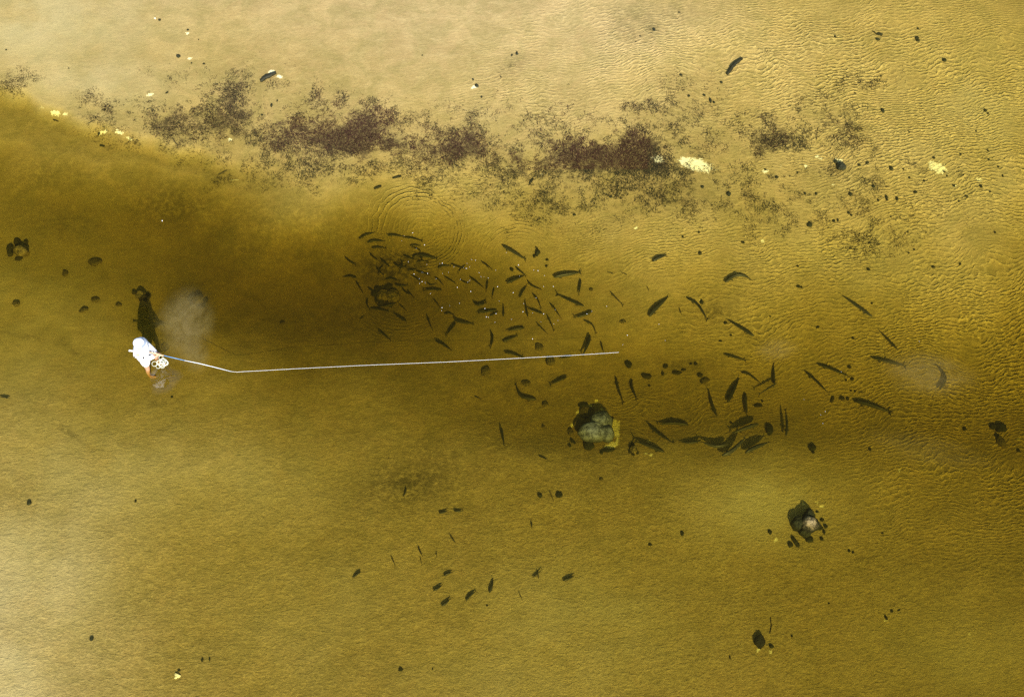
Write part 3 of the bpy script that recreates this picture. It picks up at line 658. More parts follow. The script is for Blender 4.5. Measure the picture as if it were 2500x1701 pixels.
for nm, x, y, rx, ry, mm, hz, rot, look, cat in ROCKS:
    if mm is M_DARK and 1560 < x < 2130 and 870 < y < 1060 and abs(x - 1878) > 12: mm = M_MURK
    o = lump(nm, x, y, rx, ry, mm, hz, rot, 3 if max(rx, ry) > 4.5 else 2, rough=.55, sink=.45)
    av = []
    for p, l in LAND:
        if math.hypot(p[0] - x, p[1] - y) < 22: av.append(l)
    grp = {'stone': 'loose dark stones and pebbles scattered on the sand', 'rock': None}[cat]
    lab = where(x, y, look, av) if cat == 'stone' else look
    tag(o, lab, cat, grp)

def coral(name, px, py, rx, ry, h, label, core, seed, cores=1, cat='coral'):
    """a lump with a dark broken rim and a paler, pitted top"""
    r = empty(name, on_bed(px, py)); tag(r, label, cat)
    K = max(7, int(rx / 3))
    rr = random.Random(seed)
    for k in range(K):
        a = 2 * math.pi * k / K + rr.uniform(-.2, .2)
        if rr.random() < .45: continue
        lump('rim', px + rx * .78 * math.cos(a), py + ry * .78 * math.sin(a), rx * rr.uniform(.22, .36), ry * rr.uniform(.2, .34), M_MURK if rr.random() < .8 else M_RIM, h * rr.uniform(.35, .55), rr.uniform(0, 180), 3, seed * 7 + k, .4, parent=r)
    for k in range(cores):
        lump('crown', px + (k - (cores - 1) / 2) * rx * .6, py + rr.uniform(-.2, .2) * ry, rx * .62 / cores ** .5, ry * .62, core, h, rr.uniform(-30, 30), 4, seed + k, .45, parent=r)
    return r
coral('coral_head', 52, 612, 36, 26, .24, 'dark rimmed coral head with a yellowish top near the left edge', M_YEL, 4, 1)
coral('coral_head', 344, 722, 22, 19, .22, "yellow brown coral lump under the angler's shadow head", M_YEL, 8, 1)
coral('coral_head', 483, 735, 26, 20, .24, 'yellow brown coral lump at the right rim of the silt cloud', M_YEL, 12, 1)
coral('coral_head', 948, 722, 42, 26, .22, 'yellowish coral lump inside the fish school', M_YEL, 15, 2)
coral('coral_head', 1018, 632, 14, 11, .14, 'small round coral lump at the foot of the ring ripples', M_BROWN, 21, 1)
coral('hollow_stone', 1548, 1097, 14, 17, .10, 'hollow round dark stone lower left of the fish school', M_YEL, 30, 1, 'stone')
coral('hooked_rock', 1312, 618, 7, 16, .12, 'hooked dark rock between the ring ripples and the channel edge', M_DARK, 36, 1, 'rock')

# ------------------------------------------------------------------ weed and loose algae, by the thousand
NW = 1100000
wx = RNG.uniform(-20, 2520, NW); wy = RNG.uniform(60, 700, NW)
wrx = (fbm(wx / 55, wy / 55, 500, 4, .65) - .5) * 90; wry = (fbm(wx / 55 + 40, wy / 55, 520, 4, .65) - .5) * 70
dens = wsum(WEED, wx + wrx, wy + wry)
Pw = np.array([0.0]); 
# picture -> bed for many points at once
u = (wx - 1250) / FPX; v = (850.5 - wy) / FPX
ddy = VIEW.y + UP.y * v; ddz = VIEW.z + UP.z * v
def bedpts(u, ddy, ddz):
    z = np.full(len(u), -.25)
    for _ in range(2):
        s = (z - CAM.z) / ddz
        X = CAM.x + s * u; Y = CAM.y + s * ddy
        z = ground_z(X, Y)
    return X, Y, z
X, Y, Z = bedpts(u, ddy, ddz)
f1 = fbm(X * 2.6, Y * 2.6, 300, 5, .65); f2 = fbm(X * 8, Y * 8, 320, 4, .7)
prob = np.clip(dens * 1.05 - .07 + (f1 - .51) * 2.9 * np.clip(dens * 3, 0, 1) + (f2 - .5) * 2.0 * np.clip(dens * 3, 0, 1), 0, 1) * np.clip(dens * 8, 0, 1)
keep = RNG.random(NW) < np.clip(prob, 0, 1) * .62
X, Y, Z, wy_, wx_, dn = X[keep], Y[keep], Z[keep], wy[keep], wx[keep], dens[keep]
N = len(X)
purple = (wy_ < 385 + 25 * np.sin(wx_ / 130) + RNG.normal(0, 28, N)) | ((wx_ > 1250) & (wx_ < 1580) & (wy_ < 415))
purple &= (dn > .45) | (RNG.random(N) < .35)
purple &= (wx_ > 640) & (wx_ < 1590) | (RNG.random(N) < .3)
def fronds(name, sel, length, width, m, label, lift=(.004, .03)):
    x, y, z = X[sel], Y[sel], Z[sel]; k = len(x)
    a = 2 * np.pi * 2.2 * fbm(x * .9, y * .9, 400, 3) + RNG.normal(0, .75, k); L = length * RNG.uniform(.5, 1.5, k); W = width * RNG.uniform(.6, 1.4, k)
    l0 = RNG.uniform(.002, .01, k); l1 = RNG.uniform(lift[0], lift[1], k) ; l2 = l1 * RNG.uniform(.3, 1.2, k)
    ca, sa = np.cos(a), np.sin(a); bend = RNG.normal(0, .5, k)
    cb, sb = np.cos(a + bend), np.sin(a + bend)
    px_, py_ = -sa * W / 2, ca * W / 2
    v0 = np.stack([x - px_, y - py_, z + l0], 1); v1 = np.stack([x + px_, y + py_, z + l0], 1)
    mx_, my_ = x + ca * L / 2, y + sa * L / 2
    v2 = np.stack([mx_ - px_, my_ - py_, z + l1], 1); v3 = np.stack([mx_ + px_, my_ + py_, z + l1], 1)
    v4 = np.stack([mx_ + cb * L / 2, my_ + sb * L / 2, z + l2], 1)
    VV = np.stack([v0, v1, v2, v3, v4], 1).reshape(-1, 3).astype(np.float32)
    b = np.arange(k) * 5
    Ft = np.concatenate([np.stack([b, b + 1, b + 3], 1), np.stack([b, b + 3, b + 2], 1), np.stack([b + 2, b + 3, b + 4], 1)]).astype(np.int32)
    me = bpy.data.meshes.new(name)
    me.vertices.add(len(VV)); me.vertices.foreach_set('co', VV.ravel())
    me.loops.add(Ft.size); me.loops.foreach_set('vertex_index', Ft.ravel())
    me.polygons.add(len(Ft)); me.polygons.foreach_set('loop_start', np.arange(0, Ft.size, 3, dtype=np.int32))
    me.update(calc_edges=True)
    fattr(me, 'tone', np.repeat(RNG.random(k), 5))
    me.materials.append(m)
    o = bpy.data.objects.new(name, me); COL.objects.link(o)
    tag(o, label, 'seaweed', kind='stuff')
def weedmat(name, a, b, c3):
    m, n = mat(name); g = G(n)
    t = g.attr('tone')
    c = g.mix(t, rgb(*a), rgb(*b)); c = g.mix(g.ramp(t, .955, .99), c, rgb(*c3))
    g.out(g.bsdf(c, .8, .1)); return m
fronds('seaweed', purple, .060, .0060, weedmat('purple_weed', (.022, .010, .014), (.075, .034, .040), (.34, .22, .18)), 'matted purple brown seaweed lying along the edge of the sand bank')
fronds('seaweed', ~purple, .052, .0058, weedmat('dark_weed', (.010, .011, .012), (.035, .035, .034), (.2, .17, .11)), 'thin dark green black weed and crumbs scattered over the sun rippled sand')

# ------------------------------------------------------------------ fish
m, n = mat('fish_skin'); g = G(n)
t = g.attr('flank')
tc = g.n('ShaderNodeTexCoord').outputs['Object']
nz = g.noise(tc, 40, 4, .7)
oi = g.n('ShaderNodeObjectInfo').outputs['Random']
back = g.mix(g.ramp(nz, .35, .65), rgb(.012, .014, .012), rgb(.034, .036, .028))
back = g.mix(g.ramp(oi, .3, 1.0), back, rgb(.040, .040, .030))
c = g.mix(g.ramp(t, .12, .5), back, rgb(.20, .195, .17))
c = g.mix(g.ramp(t, .6, 1.0), c, rgb(.42, .42, .42))
g.out(g.bsdf(c, .42, .35))
M_FISH = m
def zz(ox, oy, s): return lambda *p: [(ox + p[i] / s, oy + p[i + 1] / s) for i in range(0, len(p), 2)]
Z2, Z3, Z4 = zz(800, 500, 4.3925), zz(1150, 560, 4.3925), zz(1500, 560, 4.3925)
Z5, Z6, Z7, Z8 = zz(1900, 680, 3.764), zz(1150, 840, 4.3925), zz(1500, 840, 4.392), zz(800, 1150, 3.32)
ZL = zz(0, 560, 2.767)
T, NOR, BIG, STB = .048, .066, .082, .12
FISH = [  # points head -> tail, half width / length, height over the bottom
 (Z2(335,370,400,325,495,300), NOR, .10), (Z2(640,330,710,325,800,340), NOR, .12), (Z2(820,350,900,355,1000,385), T, .10), (Z2(425,405,500,385,600,390), NOR, .10),
 (Z2(470,465,540,455,615,465), NOR, .1), (Z2(880,440,930,430,985,438), NOR, .08), (Z2(445,510,490,560,535,590), NOR, .08), (Z2(560,570,610,615,665,665), NOR, .1),
 (Z2(175,545,230,600,295,640), NOR, .06), (Z2(810,540,860,560,920,585), BIG, .1), (Z2(975,530,1060,550,1160,575), BIG, .14), (Z2(515,660,550,705,595,750), NOR, .08),
 (Z2(315,785,240,765,170,775), NOR, .1), (Z2(1180,680,1230,655,1310,655), NOR, .1), (Z2(1320,630,1390,660,1470,685), T, .1), (Z2(945,710,1010,725,1085,750), NOR, .1),
 (Z2(1000,815,940,780,890,750), NOR, .08), (Z2(1245,765,1300,795,1360,835), T, .08), (Z2(1225,915,1130,905,1040,915), NOR, .14), (Z2(300,810,335,870,370,930), NOR, .06),
 (Z2(735,1050,640,1080,550,1090), NOR, .12), (Z2(460,1110,550,1120,640,1140), NOR, .08), (Z2(850,1250,780,1210,720,1170), BIG, .1), (Z2(1065,1180,1090,1260,1125,1340), T, .08),
 (Z2(1350,1225,1420,1255,1545,1275), NOR, .12), (Z2(1375,1260,1330,1320,1275,1390), NOR, .1), (Z2(535,1345,600,1390,665,1445), T, .1), (Z2(1150,1455,1230,1490,1315,1550), NOR, .1),
 (Z2(1520,770,1590,820,1660,880), T, .08), (Z2(850,905,885,950,920,990), NOR, .06), (Z2(770,1070,815,1105,850,1145), T, .05), (Z2(1640,600,1690,635,1730,685), T, .08),
 (Z3(330,170,430,225,565,310), NOR, .12), (Z3(110,345,170,380,220,425), T, .06), (Z3(380,580,460,540,560,500), BIG, .14), (Z3(475,400,520,440,580,490), NOR, .1),
 (Z3(600,540,650,600,740,640), T, .08), (Z3(520,735,550,670,595,610), NOR, .1), (Z3(885,515,980,490,1150,465), BIG, .14), (Z3(1175,530,1168,600,1155,690), NOR, .14),
 (Z3(180,540,172,600,165,655), NOR, .1), (Z3(250,625,238,670,228,730), T, .08), (Z3(1215,825,1060,760,940,705), T, .12), (Z3(1490,665,1550,730,1620,800), T * .8, .1),
 (Z3(655,685,715,750,745,830), T, .1), (Z3(610,940,590,840,580,765), T, .1), (Z3(775,905,690,875,620,850), NOR, .12), (Z3(845,795,890,840,955,935), T, .1),
 (Z3(815,915,850,990,885,1070), T, .1), (Z3(1300,875,1200,925,1120,940), BIG, .12), (Z3(1210,975,1300,1020,1335,1100), T, .1), (Z3(575,1055,500,1065,400,1085), BIG, .1),
 (Z3(215,1090,230,1170,210,1260), NOR, .12), (Z3(340,1205,400,1180,485,1145), BIG, .1), (Z3(355,1320,440,1330,545,1370), NOR, .12), (Z3(1275,1125,1255,1220,1205,1330), BIG * .95, .16),
 (Z3(1390,1195,1400,1240,1420,1310), NOR, .08), (Z3(280,860,180,880,90,895), NOR, .1), (Z3(200,930,240,910,290,880), NOR, .08), (Z3(345,935,350,870,345,810), NOR, .08),
 (Z3(30,780,90,800,150,760), BIG, .08), (Z3(1530,478,1500,468,1470,460), T, .06), (Z3(1675,487,1645,475,1615,462), T * 1.2, .06), (Z3(1085,1355,1020,1370,960,1385), NOR, .1),
 (Z3(700,1000,760,1060,815,1115), T * .8, .08),
 (Z4(410,345,460,310,545,280), STB, .10), (Z4(1185,570,1290,497,1400,500,1470,545), BIG * .8, .10), (Z4(370,935,440,850,560,740), BIG, .12), (Z4(775,735,890,800,985,945), T, .14),
 (Z4(695,835,703,870,718,905), NOR, .05), (Z4(1500,1145,1400,1080,1235,980), NOR * .9, .14), (Z4(1170,1335,1260,1360,1390,1400), NOR * .9, .08), (Z4(345,605,358,628,368,655), NOR, .04),
 (Z7(1360,305,1440,320,1550,405), NOR * .8, .12), (Z7(1715,440,1708,340,1705,220), NOR, .10), (Z7(1750,415,1670,460,1565,525), T * .9, .30), (Z7(1215,625,1270,500,1330,380), BIG, .14),
 (Z7(1405,520,1405,620,1420,740), BIG, .12), (Z7(1100,775,1045,630,1015,505), NOR * .8, .12), (Z7(800,865,640,845,490,855), NOR, .14), (Z7(365,865,470,955,615,1050), T, .12),
 (Z7(540,1160,400,1100,245,1045), NOR, .12), (Z7(930,1025,840,1055,720,1050), NOR, .12), (Z7(1225,1062,1090,1095,950,1050), BIG * .9, .18), (Z7(1150,1195,1270,1135,1385,1020), BIG, .22),
 (Z7(1400,1165,1500,1110,1640,1055), BIG * 1.1, .18), (Z7(1550,850,1430,890,1290,945), BIG, .20), (Z7(1840,990,1850,860,1835,715), NOR * .8, .20), (Z7(190,375,185,450,235,575), NOR, .12),
 (Z7(15,345,40,470,90,605), T, .12),
 (Z6(705,595,610,580,530,550,485,440), NOR, .12), (Z6(1035,345,940,390,860,430), NOR, .12), (Z6(325,885,335,960,355,1070), NOR, .12), (Z6(725,1200,770,1215,820,1240), NOR, .08),
 (Z5(865,350,740,260,615,175), NOR * .8, .16), (Z5(1100,655,1010,560,935,480), T, .12), (Z5(855,725,980,755,1150,800), T, .12), (Z5(360,785,490,830,630,890), T, .12),
 (Z5(245,850,340,930,445,1035), T, .14), (Z5(690,1120,830,1155,1010,1220), NOR, .12), (Z5(1480,1025,1535,915,1480,815,1440,795), NOR * .9, .14), (ZL(65,1138,30,1133,-10,1127), NOR, .1),
 (Z5(740,1043,775,1047,805,1050), T, .04), (Z6(35,560,70,570,105,590), T, .06),
]
FISH += [(Z2(*p), w_, .08) for p, w_ in [((600,640,560,690,545,745), T), ((700,620,760,655,830,665), NOR), ((780,580,800,640,770,700), NOR), ((620,800,690,790,760,815), NOR), ((720,850,790,870,850,860), BIG),
 ((540,900,600,880,650,895), NOR), ((430,880,480,920,540,930), NOR), ((880,960,830,930,790,880), NOR), ((1000,500,960,470,910,455), NOR), ((1130,1010,1170,1050,1200,1095), T), ((1250,1180,1300,1160,1350,1180), NOR),
 ((1560,1040,1620,1075,1690,1050), BIG), ((1610,1160,1680,1135,1750,1150), BIG), ((1480,640,1430,680,1400,730), T), ((430,1000,420,1060,450,1120), NOR), ((950,620,1010,600,1070,610), T), ((1140,770,1190,800,1240,860), T),
 ((860,690,905,700,950,690), NOR), ((1420,800,1480,835,1530,840), T), ((1060,830,1110,860,1160,845), T), ((340,1230,375,1205,405,1185), T), ((640,1010,600,1030,560,1040), NOR)]]
SMALL = [(Z8(270,810,235,835,205,865), STB), (Z8(940,845,970,830,1010,815), STB), (Z8(855,965,890,950,925,920), STB), (Z8(920,1090,955,1070,990,1035), STB), (Z8(1120,1050,1150,1010,1195,975), .10),
 (Z8(1310,985,1325,940,1340,885), .13), (Z8(1905,885,1950,870,1995,845), .11), (Z8(900,335,935,335,970,315), .11), (Z8(1020,315,1050,325,1090,320), .12), (Z8(1700,800,1706,840,1712,875), .06),
 (Z8(1660,860,1695,835,1730,800), .07), (Z8(635,130,632,160,618,200), .09), (Z8(1655,410,1653,430,1655,455), .14), (Z8(735,610,745,640,765,680), .09), (Z8(750,695,755,720,762,750), .06),
 (Z8(885,655,882,675,880,695), .09), (Z8(515,690,530,725,545,760), .06), (Z8(990,515,1010,545,1035,580), .06), (Z8(1550,980,1565,1015,1580,1045), .05), (Z8(1800,165,1815,200,1830,235), .05)]

def fish_mesh(pts, hwk, L):
    """pts: world points of the spine, head first; body, tail, dorsal and side fins as one skin"""
    P = [Vector(p) for p in pts]
    # resample by arc length through a Catmull-Rom curve
    Q = [P[0] * 2 - P[1]] + P + [P[-1] * 2 - P[-2]]
    dense = []
    for i in range(1, len(Q) - 2):
        for k in range(12):
            t = k / 12; a, b, c_, d = Q[i - 1], Q[i], Q[i + 1], Q[i + 2]
            dense.append(.5 * ((2 * b) + (c_ - a) * t + (2 * a - 5 * b + 4 * c_ - d) * t * t + (3 * b - a - 3 * c_ + d) * t ** 3))
    dense.append(P[-1])
    cum = [0]
    for i in range(1, len(dense)): cum.append(cum[-1] + (dense[i] - dense[i - 1]).length)
    def pos(s):
        s = s * cum[-1]
        for i in range(1, len(cum)):
            if cum[i] >= s - 1e-9:
                f = (s - cum[i - 1]) / max(1e-9, cum[i] - cum[i - 1]); return dense[i - 1].lerp(dense[i], f)
        return dense[-1]
    prof = [(0, .05), (.015, .30), (.05, .56), (.11, .80), (.20, .96), (.32, 1), (.46, .98), (.60, .88), (.72, .68), (.81, .46), (.88, .29), (.90, .25)]
    vs, fs, fl = [], [], []
    R = 12; hw = hwk * L
    frames = []
    for s, wd in prof:
        p = pos(s); tg = (pos(min(1, s + .03)) - pos(max(0, s - .03))).normalized()
        side = Vector((-tg.y, tg.x, 0)).normalized()
        frames.append((p, tg, side))
        hh = hw * 1.25 * (wd ** .9)
        for k in range(R):
            a = 2 * math.pi * k / R
            ca, sa = math.cos(a), math.sin(a)
            vs.append(p + side * (hw * wd * ca * (1 - .12 * max(0, -sa))) + Vector((0, 0, hh * sa)))
            fl.append(max(0, min(1, .42 - .62 * sa)))
    for i in range(len(prof) - 1):
        for k in range(R):
            a = i * R + k; b = i * R + (k + 1) % R
            fs.append((a, b, b + R, a + R))
    fs.append(tuple(range(R - 1, -1, -1)))
    last = (len(prof) - 1) * R
    fs.append(tuple(range(last, last + R)))
    # forked tail, leaning a little to one side
    p, tg, side = frames[-1]
    tip = pos(1.0); tdir = (tip - p).normalized(); tl = (tip - p).length
    lean = side * random.choice((-1, 1)) * random.uniform(.35, .75)
    upv = (Vector((0, 0, 1)) + lean).normalized(); thk = side * (hw * .05)
    fh = L * .105
    def plate(outline, th):
        i0 = len(vs); k = len(outline)
        for q in outline: vs.append(q + th); fl.append(.05)
        for q in outline: vs.append(q - th); fl.append(.05)
        fs.append(tuple(range(i0, i0 + k))); fs.append(tuple(range(i0 + 2 * k - 1, i0 + k - 1, -1)))
        for j in range(k):
            j2 = (j + 1) % k; fs.append((i0 + j, i0 + k + j, i0 + k + j2, i0 + j2))
    base = p - tdir * tl * .15
    plate([base + upv * hw * .22, p + tdir * tl * .5 + upv * fh * .62, p + tdir * tl + upv * fh, p + tdir * tl * .62 + upv * fh * .25, p + tdir * tl * .48], thk)
    plate([base - upv * hw * .22, p + tdir * tl * .48, p + tdir * tl * .62 - upv * fh * .25, p + tdir * tl - upv * fh, p + tdir * tl * .5 - upv * fh * .62], thk)
    # dorsal fin
    p, tg, side = frames[6]; z0 = Vector((0, 0, hw * 1.05))
    plate([p + z0 - tg * L * .07, p + z0 - tg * L * .02 + Vector((0, 0, L * .05)), p + z0 + tg * L * .05 + Vector((0, 0, L * .015)), p + z0 + tg * L * .05], side * hw * .05)
    # side fins
    p, tg, side = frames[4]
    for sg in (-1, 1):
        s0 = side * sg * hw * .85 - Vector((0, 0, hw * .3))
        plate([p + s0 - tg * L * .015, p + s0 + side * sg * L * .05 + tg * L * .045 - Vector((0, 0, L * .015)), p + s0 + side * sg * L * .03 + tg * L * .075, p + s0 + tg * L * .02], Vector((0, 0, hw * .05)))
    return vs, fs, fl
def make_fish(pts, hwk, h, group, small=False):
    pts = [tuple(p) for p in pts]
    (ax_, ay_), (bx_, by_) = pts[-2], pts[-1]
    pts[-1] = (bx_ + (bx_ - ax_) * .24, by_ + (by_ - ay_) * .24)
    wp = [on_bed(x, y, h) for x, y in pts]
    zc = sum(p.z for p in wp) / len(wp)
    zc = min(zc, -.05)
    wp = [at(x, y, zc) for x, y in pts]
    L = sum((wp[i + 1] - wp[i]).length for i in range(len(wp) - 1))
    vs, fs, fl = fish_mesh(wp, hwk, L)
    c = sum(wp, Vector()) / len(wp); vs = [v - c for v in vs]
    o = link_mesh('fish', vs, fs, M_FISH); o.location = c; fattr(o.data, 'flank', fl)
    hx, hy = pts[0]; tx, ty = pts[-1]; mx_, my_ = pts[len(pts) // 2] if len(pts) == 3 else ((pts[1][0] + pts[2][0]) / 2, (pts[1][1] + pts[2][1]) / 2)
    cr = abs((mx_ - hx) * (ty - hy) - (my_ - hy) * (tx - hx)) / max(1, math.hypot(tx - hx, ty - hy)) / math.hypot(tx - hx, ty - hy)
    pl = math.hypot(tx - hx, ty - hy)
    size = 'tiny' if pl < 18 else 'small' if pl < 33 else 'long' if pl > 62 else 'mid-sized'
    slim = 'slender' if hwk < .047 else 'stout' if hwk > .068 else ''
    bend = 'sharply bent' if cr > .17 else 'curved' if cr > .09 else ''
    look = ' '.join(q for q in (size, slim, bend, 'dark fish heading', DIR[oct8(hx - tx, hy - ty)]) if q)
    tag(o, where(mx_, my_, look, ('the bent fish',) if abs(mx_ - 2308) < 12 else ()), 'fish', group)
for pts, hwk, h in FISH: make_fish(pts, hwk * .82, h * (.55 if h < .16 else .8), 'dark fish of the school in the channel')
for pts, hwk in SMALL: make_fish(pts, hwk * .78, .05, 'small fish over the pale sand below the channel')

# ------------------------------------------------------------------ logs, twigs, shell, feather
M_LOG = simple('wet_wood', (.022, .022, .014), .7, .3, .4, 25, .6)
M_TWIG = simple('dead_twig', (.09, .075, .05), .8, .2, .3, 30)
def tube(name, pts, radii, m, parent=None, seg=8, closed=False):
    P = [Vector(p) for p in pts]; vs, fs = [], []
    n_ = len(P)
    for i, p in enumerate(P):
        a = P[(i - 1) % n_] if closed else P[max(0, i - 1)]; b = P[(i + 1) % n_] if closed else P[min(n_ - 1, i + 1)]
        tg = (b - a).normalized(); ref = Vector((0, 0, 1)) if abs(tg.z) < .9 else Vector((1, 0, 0))
        s = tg.cross(ref).normalized(); u_ = s.cross(tg)
        r = radii[i] if isinstance(radii, (list, tuple)) else radii
        for k in range(seg):
            q = 2 * math.pi * k / seg; vs.append(p + s * r * math.cos(q) + u_ * r * math.sin(q))
    for i in range(n_ if closed else n_ - 1):
        j = (i + 1) % n_
        for k in range(seg):
            k2 = (k + 1) % seg; fs.append((i * seg + k, i * seg + k2, j * seg + k2, j * seg + k))
    if not closed:
        fs.append(tuple(range(seg - 1, -1, -1))); fs.append(tuple(range((n_ - 1) * seg, n_ * seg)))
    return link_mesh(name, vs, fs, m, parent)
def log(ptsxy, r, label, m=M_LOG, name='sunken_log', cat='log', lift=None):
    ws_ = [on_bed(x, y, r * .7 if lift is None else lift) for x, y in ptsxy]
    c = ws_[len(ws_) // 2].copy()
    pts = []
    for i in range(len(ws_) - 1):
        for k in range(4): pts.append(ws_[i].lerp(ws_[i + 1], k / 4) - c + Vector((random.uniform(-1, 1), random.uniform(-1, 1), 0)) * r * .25)
    pts.append(ws_[-1] - c)
    rad = [r * (.5 + .5 * math.sin(math.pi * (.12 + .76 * i / (len(pts) - 1)))) * random.uniform(.85, 1.1) for i in range(len(pts))]
    o = tube(name, pts, rad, m); o.location = c
    tag(o, label, cat); return o
Z1 = zz(0, 0, 2.767)
log(Z1(1757, 550, 1800, 520, 1865, 493), .055, 'dark sunken log with bright scoured grit on both sides')
log(zz(1660, 0, 2.767)(320, 502, 365, 440, 420, 396), .055, 'long dark stick like shape slanting over the sun rippled sand bank')
log(Z1(360, 808, 395, 822), .02, 'thin twig below the yellow grit at the left', name='twig', cat='twig')
log(Z1(590, 838, 635, 812), .015, 'thin pale twig near the left end of the drop off', M_TWIG, 'twig', 'twig')
log(Z1(1475, 1180, 1500, 1170, 1535, 1150), .022, 'curved brown twig below the first dark weed patch', M_TWIG, 'twig', 'twig')
log(Z1(1555, 1218, 1615, 1215), .014, 'straight pale twig lying level below the curved twig', simple('bleached_twig', (.5, .45, .33), .8, .2, .2), 'twig', 'twig')
log(Z1(1165, 935, 1200, 985), .018, 'short brown twig at the foot of the first dark weed patch', M_TWIG, 'twig', 'twig')
log(zz(830, 0, 2.767)(230, 1275, 280, 1255), .035, 'stubby dark twig just above the ring ripples', name='twig', cat='twig')
log(zz(830, 0, 2.767)(355, 1205, 415, 1190), .03, 'dark twig lying level under the purple weed', name='twig', cat='twig')
log(zz(830, 0, 2.767)(1280, 1240, 1305, 1205), .03, 'short dark twig slanting in the weed belt', name='twig', cat='twig')
log(zz(1660, 0, 2.767)(1300, 210, 1330, 232, 1365, 242), .02, 'forked dark twig on the upper right ripples', name='twig', cat='twig')
log(zz(1660, 1130, 2.767)(612, 1040, 618, 1095, 608, 1150), .012, 'thin dark twig above the black oval rock', name='twig', cat='twig')
M_SHELL = simple('white_shell', (.86, .82, .76), .5, .3, .08, 30)
sp = on_bed(437, 1646)
SH = empty('shell', sp); tag(SH, 'bright white broken shell on bare sand near the bottom left', 'shell')
def valve(rx, ry, rz, loc, rot, parent, name='valve'):
    vs, fs = [], []
    for j in range(6):
        for k in range(14):
            a = math.pi * k / 13 - math.pi / 2; r = j / 5
            rib = 1 + .05 * math.cos(k * 3)
            vs.append((rx * r * math.cos(a) * rib, ry * r * math.sin(a) * rib, rz * (1 - r * r)))
            vs.append((rx * r * math.cos(a) * rib, ry * r * math.sin(a) * rib, rz * (1 - r * r) - .006))
    for j in range(5):
        for k in range(13):
            a = (j * 14 + k) * 2; b = a + 28
            fs.append((a, a + 2, b + 2, b)); fs.append((b + 1, b + 3, a + 3, a + 1))
    o = link_mesh(name, vs, fs, M_SHELL, parent); o.location = loc; o.rotation_euler = rot
valve(.075, .075, .03, (-.015, .0, .03), (0, 0, math.radians(-115)), SH)
valve(.06, .035, .02, (-.04, -.05, .03), (.2, 0, math.radians(-140)), SH)
FE = empty('shell', on_bed(384, 48)); tag(FE, 'small white shell sliver against a dark pebble near the top left', 'shell')
valve(.07, .028, .02, (-.03, .01, .03), (0, 0, math.radians(160)), FE)
o = lump('stone', 390, 50, 4.5, 3, M_DARK, .05); tag(o, 'dark pebble touching the white shell sliver', 'stone')

# ------------------------------------------------------------------ white beads standing in for sun glints over the school
GL = [Z2(*p)[0] for p in [(820,332),(912,300),(793,388),(1037,430),(949,470),(866,609),(1060,640),(1012,725),(1070,735),(926,742),(1231,736),(1295,724),(985,792),(1012,825),(1045,832),(986,844),(1163,793),(1391,885),(1534,929),
 (1101,952),(1414,1055),(1310,1087),(1226,1102),(1219,1134),(1544,588),(1584,594),(1494,628),(1355,667),(1456,673),(1486,682),(1521,667),(1230,626),(1203,634),(1625,729),(1675,771),(1521,811),(1501,829),(1423,799),(1645,775),(1722,785),(1686,1112)]]
GL += [Z3(*p)[0] for p in [(378,248),(509,382),(263,438),(671,437),(718,442),(520,501),(787,494),(284,615),(779,613),(883,612),(452,678),(698,735),(302,767),(557,883),(661,895),(778,905),(903,861),(434,963),(257,994),(165,938),(187,943),(752,990),(887,1012),
 (934,981),(659,1172),(1455,823),(1243,905),(1296,878),(1676,1133),(1628,1238),(268,903),(563,795)]]
GL += [(1609, 791), (1624, 831), (2015, 1004), (2004, 1012), (2009, 1033), (1963, 975), (2054, 907), (2244, 833)]
m, n = mat('sparkle_white'); g = G(n); g.out(g.bsdf(rgb(.95, .95, .97), .25, .5)); M_SPARK = m
Pb, Fb = ico(1)
mb = bpy.data.meshes.new('sparkle'); mb.from_pydata([tuple(p) for p in Pb], [], Fb); mb.polygons.foreach_set('use_smooth', [True] * len(mb.polygons)); mb.materials.append(M_SPARK)
for x, y in GL:
    o = bpy.data.objects.new('sparkle', mb); COL.objects.link(o)
    s = random.choice((.004, .005, .006, .009)); o.scale = (s, s, s * .8); o.location = at(x, y, .004)
    tag(o, 'tiny white bead standing for a sun glint on the water over the fish school', 'sparkle', 'white beads standing for sun glints over the school')
o = bpy.data.objects.new('sparkle', mb); COL.objects.link(o); o.scale = (.012, .02, .012); o.location = at(396, 539, .004)
tag(o, 'lone white fleck floating over the dark channel above the angler', 'sparkle')

# ------------------------------------------------------------------ the angler
SKIN = simple('skin', (.50, .27, .17), .55, .4, .10, 18)
SHIRT = simple('white_shirt', (.90, .90, .91), .85, .2, .02, 12, .35, .015)
CAP = simple('white_cap', (.85, .85, .85), .8, .2, .02)
LENS = simple('dark_lens', (.03, .05, .09), .15, .6)
BELT = simple('blue_belt', (.05, .11, .22), .6, .3, .1)
base = on_bed(383, 905)
PZ = base.z
A = empty('person', base); A.rotation_euler = (.03, -.085, 0)
tag(A, 'angler wading in white hooded shirt and white shorts holding a fly rod', 'person')
def skinobj(name, nodes, edges, m, parent, root, sub=2):
    """nodes: {key: (co, radius)}; grown into one continuous surface"""
    keys = list(nodes); idx = {k: i for i, k in enumerate(keys)}
    me = bpy.data.meshes.new(name)
    me.from_pydata([nodes[k][0] for k in keys], [(idx[a], idx[b]) for a, b in edges], [])
    o = bpy.data.objects.new(name, me); COL.objects.link(o); o.parent = parent
    md = o.modifiers.new('skin', 'SKIN'); md.use_smooth_shade = True
    me.skin_vertices[0].data.foreach_set('radius', sum([[nodes[k][1][0], nodes[k][1][1]] if isinstance(nodes[k][1], tuple) else [nodes[k][1]] * 2 for k in keys], []))
    for i, k in enumerate(keys): me.skin_vertices[0].data[i].use_root = (k == root)
    ms = o.modifiers.new('sub', 'SUBSURF'); ms.levels = sub; ms.render_levels = sub
    me.materials.append(m)
    return o
